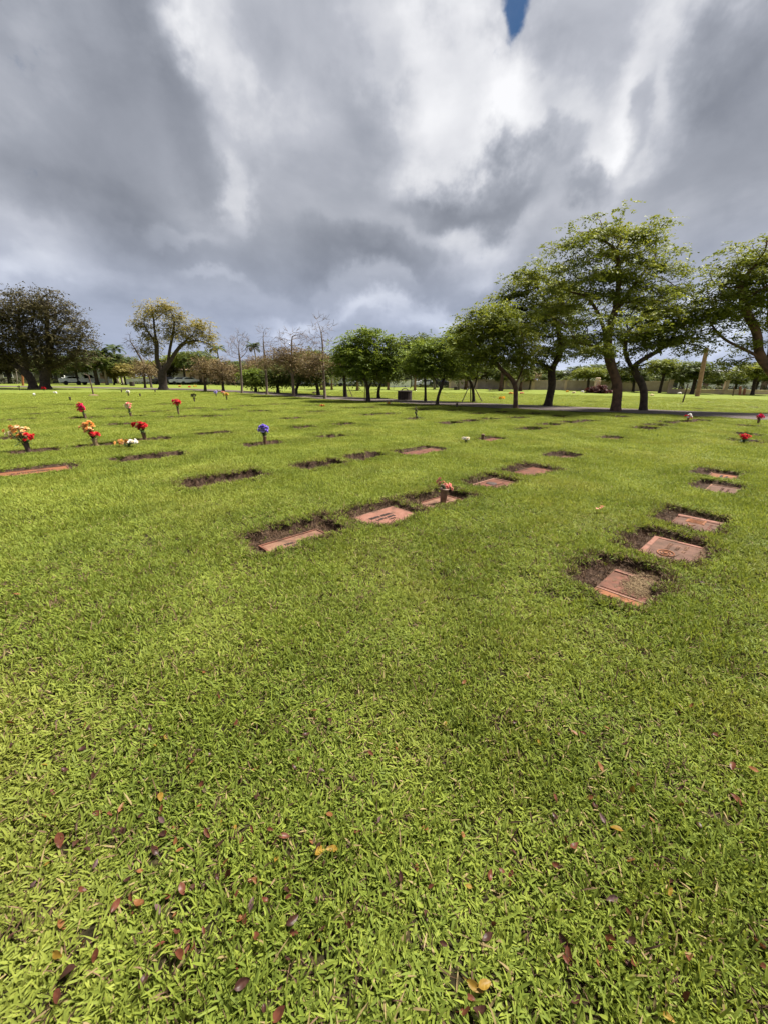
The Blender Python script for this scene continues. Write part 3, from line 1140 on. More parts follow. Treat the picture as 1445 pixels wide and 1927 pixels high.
def sprigs(n, spread, length, seed, up_=0.4):
    g = np.random.default_rng(seed)
    V, Fc, tint = [], [], []
    for i in range(n):
        a = g.uniform(0, 6.28)
        d = np.array([math.cos(a), math.sin(a), g.uniform(0.05, up_ * 3)])
        d /= np.linalg.norm(d)
        s = np.cross(d, [0, 0, 1.0])
        s /= np.linalg.norm(s) + 1e-6
        p0 = np.array([math.cos(a), math.sin(a), 0]) * g.uniform(0, spread) + np.array([0, 0, g.uniform(-0.02, 0.05)])
        ln = length * g.uniform(0.6, 1.2)
        w = ln * 0.22
        b0 = len(V)
        for t, ww in ((0, .3), (.35, 1), (.7, .8), (1, .05)):
            p = p0 + d * ln * t + np.array([0, 0, -0.35 * ln * t * t])
            V += [p - s * w * ww, p + s * w * ww]
        tint += [g.uniform(0, 1)] * 8
        for k in range(3):
            Fc.append((b0 + 2 * k, b0 + 2 * k + 1, b0 + 2 * k + 3, b0 + 2 * k + 2))
    return np_mesh('foliage', V, np.array(Fc), np.full(len(Fc), 4), SPRIG, True, {'tint': ('POINT', tint)})


_vm = {}


def vase(px, py, h, col, label, lean=(0, 0), r=None):
    p = gp(px, py, -0.02)
    z, _ = ground_z(np.array([p[0]]), np.array([p[1]]))
    base = p.copy()
    base[2] = float(z[0])
    r = r or h * 0.20
    key = (round(h, 3), col, round(r, 4))
    o = empty('flower_vase', base, 0, label, 'vase', 'grave flower vases')
    o.rotation_euler = (lean[0], lean[1], 0)
    if key not in _vm:
        mb = MB()
        mb.lathe([(r * 0.60, -0.06), (r * 0.66, 0.0), (r * 0.72, h * 0.3), (r * 0.86, h * 0.75), (r * 0.96, h * 0.93), (r * 0.97, h), (r * 0.86, h), (r * 0.80, h * 0.93), (r * 0.3, h * 0.9)], 20)
        _vm[key] = mb.mesh('body', VASE[col], True)
        mb = MB()
        mb.lathe([(r * 0.99, h * 0.955), (r * 1.10, h * 0.965), (r * 1.10, h * 0.995), (r * 0.99, h * 1.003)], 20)
        _vm[key + ('r',)] = mb.mesh('rim', VASE[col], True)
    link('body', _vm[key], o)
    link('rim', _vm[key + ('r',)], o)
    top = base + np.array([math.sin(lean[1]) * h, -math.sin(lean[0]) * h, h * 0.98])
    return top


def bouquet(top, Y, blooms, label, spread=0.07, nspr=16, slen=0.11, seed=0, stems=True, name='flower_bouquet', dense=True):
    """blooms: (dx, dz, radius, colour) in metres from the vase mouth"""
    g = random.Random(seed)
    o = empty(name, top, 0, label, 'flowers', 'flowers left at the graves')
    link('foliage', sprigs(int(nspr * .6), spread * .8, slen * .85, seed + 70), o)
    mb = MB()
    for i, (dx, dz, r, c) in enumerate(blooms):
        dy = g.uniform(-1, 1) * max(spread * 0.9, abs(dx) * 0.35)
        v = Vector((dx * 3 + g.uniform(-.15, .15), dy * 3 + g.uniform(-.15, .15), max(0.08, dz * 1.5)))
        q = v.to_track_quat('Z', 'Y').to_euler()
        link('bloom', bloom_mesh(c, i % 4), o, (dx, dy, dz), (q.x, q.y, q.z + g.uniform(0, 6.28) * 0), r * g.uniform(.8, 1.15))
        if stems:
            mb.tube([(0, 0, -0.06), (dx * 0.4, dy * 0.4, dz * 0.4), (dx, dy, dz)], 0.0035, 5)
    if stems:
        mb.build('stems', STEM, o)
    return o


def cluster(n, w, h0, h1, r, cols, seed, shift=0.0):
    """a rounded mass of blooms; (shift, h) is where it sits beside the vase mouth"""
    g = random.Random(seed)
    out = []
    n = int(n * 2.3)
    for i in range(n):
        a = 2.4 * i
        q = math.sqrt((i + .5) / n)
        x, z = q * math.cos(a), q * math.sin(a)
        c = cols[g.randrange(len(cols))]
        out.append((x * w + shift + g.uniform(-.015, .015), (h0 + h1) / 2 + z * (h1 - h0) / 2 + 0.02, r * 0.80 * g.uniform(0.75, 1.2), c))
    return out


t = vase(57, 853, 0.27, 'dark', 'dark brown vase leaning left at the left edge under orange flowers', (0, -0.12), 0.055)
bouquet(t, 0, cluster(14, 0.18, 0.08, 0.34, 0.058, ['apricot', 'orange', 'apricot', 'cream'], 1, -0.11) + cluster(4, 0.10, 0.05, 0.18, 0.055, ['red'], 2, 0.10),
        'large bouquet of orange and apricot flowers with red ones, nearest the left edge', 0.10, 40, 0.13, 1)
t = vase(184, 843, 0.27, 'tan', 'tan metal vase in a row with orange and coral flowers', (0, -0.10), 0.055)
bouquet(t, 0, cluster(12, 0.13, 0.12, 0.36, 0.058, ['apricot', 'orange', 'apricot'], 3, -0.09) + cluster(5, 0.09, 0.05, 0.13, 0.056, ['coral', 'coral', 'red'], 4, 0.03),
        'orange bouquet with coral flowers in the tan vase', 0.09, 26, 0.11, 3)
t = vase(275, 831, 0.28, 'brown', 'brown vase behind the cream flowers lying on the ground', (0, -0.08), 0.05)
bouquet(t, 0, cluster(11, 0.15, 0.06, 0.24, 0.055, ['red', 'red', 'red', 'coral'], 5, -0.05), 'dark red bouquet leaning left in a brown vase behind cream flowers on the ground', 0.08, 24, 0.11, 5)
t = vase(500, 838, 0.28, 'brown', 'slim brown vase standing alone under purple flowers', (0, 0), 0.042)
bouquet(t, 0, cluster(15, 0.115, 0.08, 0.25, 0.05, ['purple', 'purple', 'lilac'], 6, -0.015), 'round bouquet of purple flowers in a slim brown vase', 0.08, 26, 0.10, 6)
t = vase(162, 786, 0.29, 'bronze', 'bronze vase under hot pink flowers, leftmost of the three behind', (0, -0.10), 0.055)
bouquet(t, 0, cluster(11, 0.15, 0.08, 0.36, 0.07, ['hotpink', 'hotpink', 'coral'], 7, -0.06) + [(-0.06, 0.40, 0.06, 'orange')], 'hot pink bouquet with an orange top bloom, leftmost of three in a back row', 0.09, 20, 0.12, 7)
t = vase(247, 784, 0.29, 'bronze', 'bronze vase under pink and white flowers, middle of the three behind', (0, 0), 0.05)
bouquet(t, 0, cluster(9, 0.13, 0.14, 0.36, 0.062, ['pink', 'cream', 'pink', 'cream'], 8, -0.03), 'pink and cream bouquet, middle of three in a back row', 0.08, 22, 0.12, 8)
t = vase(337, 780, 0.28, 'bronze', 'bronze vase under crimson pink flowers, rightmost of the three behind', (0, 0), 0.05)
bouquet(t, 0, cluster(11, 0.16, 0.12, 0.34, 0.068, ['coral', 'hotpink', 'red'], 9, -0.01), 'crimson pink bouquet, rightmost of three in a back row', 0.08, 22, 0.12, 9)
t = vase(833, 942, 0.225, 'bronze', 'worn bronze vase standing in a dusty plot, nearest of all the vases', (0, 0.05), 0.058)
bouquet(t, 0, [(-0.09, 0.10, 0.03, 'dried'), (-0.06, 0.07, 0.035, 'dried'), (-0.03, 0.04, 0.03, 'grey'), (0.0, 0.055, 0.035, 'dried'), (0.03, 0.03, 0.04, 'pink'), (0.07, 0.045, 0.04, 'pink'),
               (0.05, 0.0, 0.03, 'dried'), (-0.07, 0.13, 0.025, 'dried'), (0.09, 0.01, 0.03, 'dried'), (-0.02, 0.09, 0.025, 'dried')],
        'withered peach and brown flowers in the nearest bronze vase', 0.03, 4, 0.06, 10, dense=False)
t = vase(907, 829, 0.19, 'brown', 'empty brown vase standing on a red grave marker', (0, 0), 0.046)
t = vase(784, 789, 0.20, 'dark', 'thin dark vase holding tall dried grey flowers', (0, -0.05), 0.042)
bouquet(t, 0, cluster(7, 0.06, 0.02, 0.36, 0.04, ['grey', 'olive', 'grey'], 11, -0.04), 'tall dried grey green flowers in a thin dark vase mid lawn', 0.04, 14, 0.12, 11)
t = vase(1291, 794, 0.20, 'brown', 'brown vase at the road edge under red and white flowers', (0, 0.05), 0.055)
bouquet(t, 0, cluster(9, 0.10, 0.05, 0.22, 0.055, ['red', 'white', 'red', 'white'], 12, 0.02), 'red and white bouquet near the road edge on the right', 0.07, 12, 0.09, 12)
t = vase(1425, 797, 0.17, 'brown', 'short brown vase at the right edge under crimson flowers', (0, 0.03), 0.05)
bouquet(t, 0, cluster(9, 0.12, 0.02, 0.17, 0.055, ['hotpink', 'red'], 13, 0.02), 'crimson bouquet at the right edge beside the road', 0.07, 10, 0.08, 13)


def ground_flowers(px, py, blooms, label, nspr=14, slen=0.09, seed=0, cat='flowers'):
    p = gp(px, py, 0.05)
    p[2] = 0.045
    return bouquet(p, 0, blooms, label, 0.09, nspr, slen, seed, True, 'flower_bunch')


ground_flowers(240, 838, cluster(6, 0.11, 0.03, 0.10, 0.055, ['apricot', 'orange', 'yellow'], 21, -0.10) + cluster(6, 0.11, 0.03, 0.10, 0.055, ['white', 'cream'], 22, 0.14),
               'orange and white flowers lying on the ground between two vases', 10, 0.09, 21)
ground_flowers(876, 829, cluster(6, 0.09, 0.02, 0.06, 0.045, ['cream', 'white'], 23, 0.0), 'cream flowers lying on the grass left of the empty vase', 10, 0.08, 23)
ground_flowers(1399, 831, cluster(10, 0.13, 0.06, 0.17, 0.04, ['red', 'red', 'coral'], 24, 0.0), 'low clump of red roses with dark leaves near the right edge', 34, 0.12, 24)
ground_flowers(731, 760, cluster(5, 0.20, 0.02, 0.08, 0.07, ['cream', 'yellow'], 25, 0.0), 'cream flowers lying on the lawn just before the road', 6, 0.1, 25)
ground_flowers(606, 764, cluster(3, 0.12, 0.01, 0.03, 0.06, ['orange', 'coral'], 26, 0.0), 'small orange flowers lying flat in the middle of the lawn', 3, 0.08, 26)
for px, py, h, cs, n, w, lab_v, lab_f in (
        (367, 757, 0.26, ['olive', 'olive', 'grey'], 6, 0.14, 'dark vase under olive foliage left of the lilac bouquet', 'dark olive withered bouquet right of the crimson pink one'),
        (408, 747, 0.20, ['lilac', 'lilac'], 6, 0.14, 'small dark vase under pale lilac flowers before the road', 'pale lilac bouquet before the road'),
        (422, 747, 0.20, ['cream', 'pink'], 5, 0.12, 'small dark vase under cream flowers before the road', 'pale cream pink bouquet beside the amber one before the road'),
        (428, 754, 0.24, ['yellow', 'orange'], 6, 0.14, 'dark vase under amber flowers before the road', 'amber bouquet before the road, right of the lilac one'),
        (243, 746, 0.24, ['white', 'cream'], 6, 0.13, 'dark vase under white flowers above the pink and cream bouquet', 'white bouquet on a dark vase far out on the lawn'),
        (84, 736.5, 0.14, ['red', 'red'], 7, 0.22, 'low vase under red flowers at the foot of the left tree', 'red bouquet at the foot of the dark left tree'),
        (38.5, 735, 0.22, ['grey', 'olive'], 4, 0.10, 'small dark vase left of the big left tree', 'greyish bouquet left of the two dark trunks')):
    t = vase(px, py, h, 'dark', lab_v, (0, 0), h * 0.22)
    bouquet(t, 0, cluster(n, w, 0.04, 0.22, 0.08, cs, int(px)), lab_f, 0.07, 10, 0.10, int(px))
for px, py, lab in ((133.5, 754, 'short empty dark vase far out at the left, beyond the hot pink bouquet'), (265, 747.5, 'short empty dark vase right of the white bouquet'),
                    (230, 739.5, 'tiny empty dark vase left of the white bouquet'), (293, 738.5, 'tiny empty dark vase left of the yellow green tree trunk'),
                    (858.5, 767, 'short empty dark vase close to the road near the leaning young tree')):
    vase(px, py, 0.24, 'dark', lab, (0, 0), 0.065)
for px, py, c, lab in ((66, 745.5, 'white', 'white bloom lying on the lawn in front of the left trees'), (106, 742, 'white', 'small white bloom lying right of the big left tree'),
                       (339, 728.5, 'orange', 'orange flowers beyond the road, left of the red ones'), (357, 729.5, 'coral', 'red flowers beyond the road'),
                       (367.5, 728.5, 'yellow', 'yellow flowers beyond the road'), (592, 741.5, 'cream', 'cream flowers beyond the road behind the tall bare tree'),
                       (943, 752, 'yellow', 'pale yellow flowers beyond the road, left of the forked tree'), (980, 742, 'pink', 'pink flowers beyond the road, right of the forked tree'),
                       (1066, 738.5, 'yellow', 'yellow flowers left of the pale monument'), (1078, 741, 'cream', 'cream flowers in the grass left of the pale monument'),
                       (1094, 739, 'white', 'white flowers just left of the pale monument'), (1131, 739.5, 'cream', 'cream flowers right of the pale monument'),
                       (1146, 739, 'pink', 'pink flowers between the monument and the thick trunk'), (1225, 746, 'cream', 'cream flowers on the far lawn right of the two trunks'),
                       (1277, 742, 'white', 'white flowers on the far lawn left of the leaning pole'),
                       (960, 742.5, 'orange', 'orange flowers behind the forked tree'), (921, 735, 'cream', 'cream flowers far behind the staked tree')):
    p = gp(px, py, 0.02)
    bouquet((p[0], p[1], 0.05), 0, cluster(4 if py < 740 or px > 300 else 2, 0.20 if px > 300 else 0.10, 0.03, 0.14, 0.11 if px > 300 else 0.08, [c], int(px)), lab, 0.08, 8, 0.12, int(px), False, 'flower_bunch')

# ------------------------------------------------------------------ fallen leaves
LEAFM = {
    'reddish brown': leafy('fallen_red_brown', [(0, (0.04, 0.013, 0.008)), (0.6, (0.095, 0.032, 0.017)), (1, (0.14, 0.055, 0.03))], transl=0.1, wscale=40, wamt=0.5, spec=0.15, rough=0.4),
    'dark brown': leafy('fallen_dark', [(0, (0.018, 0.008, 0.006)), (0.6, (0.042, 0.018, 0.012)), (1, (0.07, 0.034, 0.024))], transl=0.05, wscale=40, wamt=0.5, spec=0.15, rough=0.4),
    'orange tan': leafy('fallen_orange', [(0, (0.10, 0.038, 0.011)), (0.6, (0.16, 0.068, 0.025)), (1, (0.24, 0.14, 0.07))], transl=0.15, wscale=40, wamt=0.5, spec=0.15, rough=0.45),
    'yellowish': leafy('fallen_yellow', [(0, (0.11, 0.065, 0.008)), (0.6, (0.20, 0.12, 0.018)), (1, (0.30, 0.22, 0.06))], transl=0.2, wscale=40, wamt=0.5, spec=0.15, rough=0.45),
    'dusty mauve': leafy('fallen_mauve', [(0, (0.05, 0.028, 0.026)), (0.6, (0.085, 0.050, 0.046)), (1, (0.13, 0.08, 0.075))], transl=0.1, wscale=40, wamt=0.5, spec=0.15, rough=0.45),
}


def fallen_mesh(mat, seed):
    g = np.random.default_rng(seed)
    V, Fc = [], []
    n = 9
    wd = g.uniform(0.40, 0.55)
    cup = g.uniform(0.10, 0.5)
    curl = g.uniform(-0.5, 0.9)
    for i in range(n):
        t = i / (n - 1)
        w = 0.5 * wd * math.sin(math.pi * t ** 0.8) ** 0.75 + 0.004
        zc = curl * (t - 0.5) ** 2
        for q in (-1, -0.5, 0, 0.5, 1):
            V.append((t - 0.5, q * w, zc + cup * w * abs(q) * 1.2 + 0.01 * g.normal()))
    for i in range(n - 1):
        for q in range(4):
            a = i * 5 + q
            Fc.append((a, a + 1, a + 6, a + 5))
    b = len(V)
    V += [(-0.5, -0.012, curl * .25), (-0.5, 0.012, curl * .25), (-0.72, 0.012, curl * .3 + 0.04), (-0.72, -0.008, curl * .3 + 0.04)]
    Fc.append((b, b + 1, b + 2, b + 3))
    return np_mesh('fallen_leaf', V, np.array(Fc), np.full(len(Fc), 4), mat, True, {'tint': ('POINT', g.uniform(0, 1, len(V)))})


FL = {k: [fallen_mesh(m_, 30 + i + 7 * j) for i in range(4)] for j, (k, m_) in enumerate(LEAFM.items())}


def drop_leaf(px, py, col, size, ang=None, h=0.030):
    p = gp(px, py, h)
    z, D = ground_z(np.array([p[0]]), np.array([p[1]]))
    size *= 0.82
    o = link('fallen_leaf', random.choice(FL[col]), None, (p[0], p[1], float(z[0]) + h),
             (random.gauss(0, 0.55), random.gauss(0, 0.55), random.uniform(0, 6.28) if ang is None else ang), size)
    tag(o, '%s fallen leaf caught among the grass blades in the foreground' % col, 'leaf', '%s fallen leaves in the grass' % col)


SHOWN = [(265, 1408, 'reddish brown', .05), (357, 1432, 'orange tan', .045), (422, 1612, 'orange tan', .05), (388, 1555, 'reddish brown', .045), (482, 1645, 'orange tan', .045),
         (512, 1567, 'dark brown', .06), (535, 1560, 'reddish brown', .05), (522, 1602, 'yellowish', .045), (600, 1590, 'yellowish', .06), (625, 1585, 'yellowish', .055),
         (472, 1690, 'dusty mauve', .045), (550, 1720, 'dark brown', .05), (552, 1745, 'reddish brown', .04), (337, 1785, 'reddish brown', .055), (455, 1840, 'dark brown', .05),
         (525, 1900, 'reddish brown', .05), (893, 1855, 'yellowish', .055), (911, 1853, 'yellowish', .05), (905, 1905, 'dark brown', .05), (716, 1556, 'orange tan', .035),
         (871, 1563, 'orange tan', .035), (1282, 1513, 'orange tan', .05), (1388, 1504, 'reddish brown', .06), (1160, 1557, 'yellowish', .05), (1130, 1440, 'orange tan', .05),
         (1378, 1440, 'reddish brown', .055), (1417, 1446, 'orange tan', .05), (1080, 1376, 'orange tan', .04), (873, 1277, 'orange tan', .04), (1300, 1330, 'orange tan', .04),
         (993, 1270, 'orange tan', .04), (385, 1267, 'orange tan', .04), (475, 1240, 'yellowish', .05), (20, 1357, 'orange tan', .055), (110, 1573, 'reddish brown', .06), (310, 1672, 'orange tan', .05),
         (215, 1690, 'reddish brown', .05), (120, 1820, 'dark brown', .06), (258, 1688, 'orange tan', .05), (1190, 1812, 'reddish brown', .055), (1145, 1765, 'reddish brown', .05), (1290, 1880, 'reddish brown', .05),
         (1060, 1770, 'dark brown', .05), (1070, 1800, 'reddish brown', .05), (1215, 1735, 'dark brown', .05), (1425, 1775, 'orange tan', .05), (1295, 1800, 'reddish brown', .05), (1080, 1590, 'reddish brown', .045),
         (930, 1735, 'reddish brown', .04), (960, 1640, 'reddish brown', .035), (1150, 1690, 'dusty mauve', .045), (35, 1122, 'orange tan', .06), (470, 1157, 'reddish brown', .04), (655, 1190, 'dark brown', .035),
         (905, 1070, 'orange tan', .04), (1320, 1095, 'dusty mauve', .04), (1015, 1393, 'yellowish', .035), (590, 1330, 'reddish brown', .045), (620, 1345, 'dark brown', .045)]
for q in SHOWN:
    drop_leaf(*q)
cols = ['reddish brown'] * 6 + ['dark brown'] * 5 + ['orange tan'] * 2 + ['dusty mauve'] * 2 + ['yellowish']
cnt = 0
while cnt < 235:
    k = random.random()
    if k < 0.55:
        x, y = random.gauss(400, 190), random.gauss(1520, 140)
    elif k < 0.8:
        x, y = random.uniform(0, 1445), random.uniform(1350, 1920)
    else:
        x, y = random.gauss(1200, 160), random.gauss(1640, 180)
    if not (0 < x < 1445 and 1190 < y < 1925):
        continue
    drop_leaf(x, y, random.choice(cols), random.uniform(0.024, 0.045), None, random.uniform(0.014, 0.034))
    cnt += 1
# the pale petal-like scrap on the lawn
p = gp(1128, 956, 0.05)
o = empty('dried_petal', (p[0], p[1], 0.045), 0.5, 'pale pink dried petals lying on the lawn left of the right hand markers', 'petal')
for i in range(4):
    link('petal', fallen_mesh(PET['pink'], 90 + i), o, (0.028 * i - 0.04, random.uniform(-.012, .012), 0.006 * i), (0.2, 0.2, 0.5 * i), 0.06)

# ------------------------------------------------------------------ trees


def grow(trunks, attr, step, kill, seed, up_bias=0.0, maxit=140):
    """space colonisation: branches reach for the points of the crown"""
    g = np.random.default_rng(seed)
    P, par = [], []
    for poly, start in trunks:
        poly = np.array(poly, float)
        seg = np.linalg.norm(np.diff(poly, axis=0), axis=1)
        d = np.concatenate(([0], np.cumsum(seg)))
        k = max(2, int(d[-1] / step) + 1)
        tt = np.linspace(0, d[-1], k)
        Q = np.stack([np.interp(tt, d, poly[:, c]) for c in range(3)], 1)
        prev = -1
        if start is not None:
            A = np.array(P)
            prev = int(np.argmin(np.linalg.norm(A - Q[0], axis=1)))
            Q = Q[1:]
        for q in Q:
            P.append(q)
            par.append(prev)
            prev = len(P) - 1
    n_tr = len(P)
    P = [np.array(p) for p in P]
    A = np.array(attr)
    arr = np.array(P)
    dist = np.full(len(A), 1e9)
    near = np.zeros(len(A), int)
    first = max(1, int(n_tr * 0.35)) if len(trunks) == 1 else 1

    def upd(idx0):
        nonlocal dist, near
        new = np.array(P[idx0:])
        if not len(new) or not len(A):
            return
        dd = np.linalg.norm(A[:, None] - new[None], axis=2)
        j = dd.argmin(1)
        m_ = dd[np.arange(len(A)), j]
        b = m_ < dist
        dist = np.where(b, m_, dist)
        near = np.where(b, j + idx0, near)
    upd(first)
    made = set()
    for it in range(maxit):
        if not len(A):
            break
        k0 = len(P)
        PP = np.array(P)
        dirs = A - PP[near]
        dirs /= np.linalg.norm(dirs, axis=1)[:, None] + 1e-9
        acc = np.zeros((len(P), 3))
        np.add.at(acc, near, dirs)
        act = np.unique(near)
        for a in act:
            v = acc[a]
            v = v / (np.linalg.norm(v) + 1e-9) + g.normal(0, 0.16, 3) + np.array([0, 0, up_bias])
            v /= np.linalg.norm(v) + 1e-9
            key = (a, tuple(np.round(v * 1.6).astype(int)))
            if key in made:
                v = g.normal(0, 1, 3) + v
                v /= np.linalg.norm(v)
                if g.random() < .5:
                    continue
            made.add(key)
            P.append(P[a] + v * step)
            par.append(a)
        if len(P) == k0:
            break
        upd(k0)
        k = dist > kill
        A, dist, near = A[k], dist[k], near[k]
        if len(P) > 9000:
            break
    return np.array(P), np.array(par), n_tr


def skeleton(P, par):
    n = len(P)
    kids = [[] for _ in range(n)]
    for i, p in enumerate(par):
        if p >= 0:
            kids[p].append(i)
    tips = np.zeros(n)
    for i in range(n - 1, -1, -1):
        if not kids[i]:
            tips[i] = 1
        if par[i] >= 0:
            tips[par[i]] += tips[i]
    return kids, tips


def tubes(P, par, kids, rad, minr=0.0, flare=0.0, base_z=0.0):
    V, Lp = [], []
    n = len(P)
    done = 0
    stack = [(i, -1) for i in range(n) if par[i] < 0]
    while stack:
        i, frm = stack.pop()
        chain = [frm, i] if frm >= 0 else [i]
        c = i
        while kids[c]:
            ks = sorted(kids[c], key=lambda q: -rad[q])
            for q in ks[1:]:
                stack.append((q, c))
            c = ks[0]
            chain.append(c)
        if len(chain) < 2:
            continue
        pts = P[chain].copy()
        r = rad[chain].copy()
        if frm >= 0:
            r[0] = r[1]
        for _ in range(2):
            if len(pts) > 2:
                pts[1:-1] = pts[1:-1] * 0.5 + (pts[:-2] + pts[2:]) * 0.25
        # taper to the tip
        r[-1] *= 0.5
        if flare:
            h = pts[:, 2] - base_z
            r = r * (1 + flare * np.exp(-np.maximum(h, 0) / 0.16))
        k = 9 if r.max() > 0.08 else (5 if r.max() > 0.025 else 3)
        t = np.gradient(pts, axis=0)
        t /= np.linalg.norm(t, axis=1)[:, None] + 1e-9
        a = np.array([1.0, 0.3, 0.0])
        b0 = len(V)
        for j in range(len(pts)):
            a = a - t[j] * a.dot(t[j])
            na_ = np.linalg.norm(a)
            a = a / na_ if na_ > 1e-4 else np.array([0, 1.0, 0])
            b = np.cross(t[j], a)
            for q in range(k):
                an = 2 * math.pi * q / k
                lump = 1 + (0.10 * math.sin(3 * an + j * 0.9) if k == 9 else 0)
                V.append(pts[j] + r[j] * lump * (math.cos(an) * a + math.sin(an) * b))
        for j in range(len(pts) - 1):
            for q in range(k):
                q2 = (q + 1) % k
                Lp.append((b0 + j * k + q, b0 + j * k + q2, b0 + (j + 1) * k + q2, b0 + (j + 1) * k + q))
    return V, Lp


def leaf_cards(C, Dn, n_per, spread, size, seed, flat=0.55, aspect=0.45, droop=0.25, ctint=None):
    """separate small leaves in sprays about the twig ends"""
    g = np.random.default_rng(seed)
    m_ = len(C)
    idx = np.repeat(np.arange(m_), n_per)
    n = len(idx)
    # every spray is a short twig carrying leaves to both sides
    ax = Dn + g.normal(0, 0.45, (m_, 3)) * np.array([1, 1, 0.5])
    ax[:, 2] = ax[:, 2] * 0.5 - droop * 0.5
    ax /= np.linalg.norm(ax, axis=1)[:, None] + 1e-9
    nv = np.array([0, 0, 1.0]) + g.normal(0, 0.35, (m_, 3))
    sv = np.cross(ax, nv)
    sv /= np.linalg.norm(sv, axis=1)[:, None] + 1e-9
    k = np.tile(np.arange(n_per), m_)
    t = (k + g.uniform(0, 1, n)) / n_per
    sg = np.where(k % 2 == 0, 1.0, -1.0)[:, None]
    lenS = spread * 2.7 * g.uniform(0.7, 1.25, m_)[idx]
    P0 = C[idx] + ax[idx] * ((t - 0.25) * lenS)[:, None] + g.normal(0, 0.12, (n, 3)) * spread * np.array([1, 1, flat])
    P0[:, 2] -= 0.35 * lenS * t * t * droop * 2
    d = sv[idx] * sg + ax[idx] * (0.45 + 0.5 * t)[:, None] + g.normal(0, 0.28, (n, 3))
    d[:, 2] -= 0.25 * g.uniform(0, 1, n)
    d /= np.linalg.norm(d, axis=1)[:, None] + 1e-9
    s = np.cross(d, nv[idx] + g.normal(0, 0.4, (n, 3)))
    s /= np.linalg.norm(s, axis=1)[:, None] + 1e-9
    ln = size * g.uniform(0.6, 1.35, n)[:, None]
    w = ln * aspect * 0.5
    a = P0
    b = P0 + d * ln * 0.45 + s * w
    c = P0 + d * ln
    e = P0 + d * ln * 0.45 - s * w
    V = np.stack([a, b, c, e], 1).reshape(-1, 3)
    ct = (g.uniform(0, 1, m_) if ctint is None else ctint)[idx]
    tint = np.clip(0.55 * g.uniform(0, 1, n) + 0.45 * ct, 0, 1)
    return V, np.arange(4 * n).reshape(-1, 4), np.repeat(tint, 4)


def crown_points(blobs, n, seed, shell=0.45):
    g = np.random.default_rng(seed)
    vol = np.array([b[3] * b[4] * b[5] for b in blobs]) ** 0.8
    pick = g.choice(len(blobs), n, p=vol / vol.sum())
    v = g.normal(0, 1, (n, 3))
    v /= np.linalg.norm(v, axis=1)[:, None]
    r = g.uniform(0, 1, n) ** shell
    B = np.array(blobs)
    # ragged rim
    rag = 1 + 0.16 * np.sin(v[:, 0] * 7 + pick) * np.cos(v[:, 2] * 6 + 2 * pick)
    return B[pick, :3] + v * r[:, None] * rag[:, None] * B[pick, 3:6]


def pblob(cx, cy, rx, ry, Y, deep=0.85, dY=0.0):
    c = at(cx, cy, Y + dY)
    x = abs(at(cx + rx, cy, Y + dY)[0] - c[0])
    z = abs(at(cx, cy - ry, Y + dY)[2] - c[2])
    return [c[0], c[1], c[2], x, max(x * deep, 0.3), z]


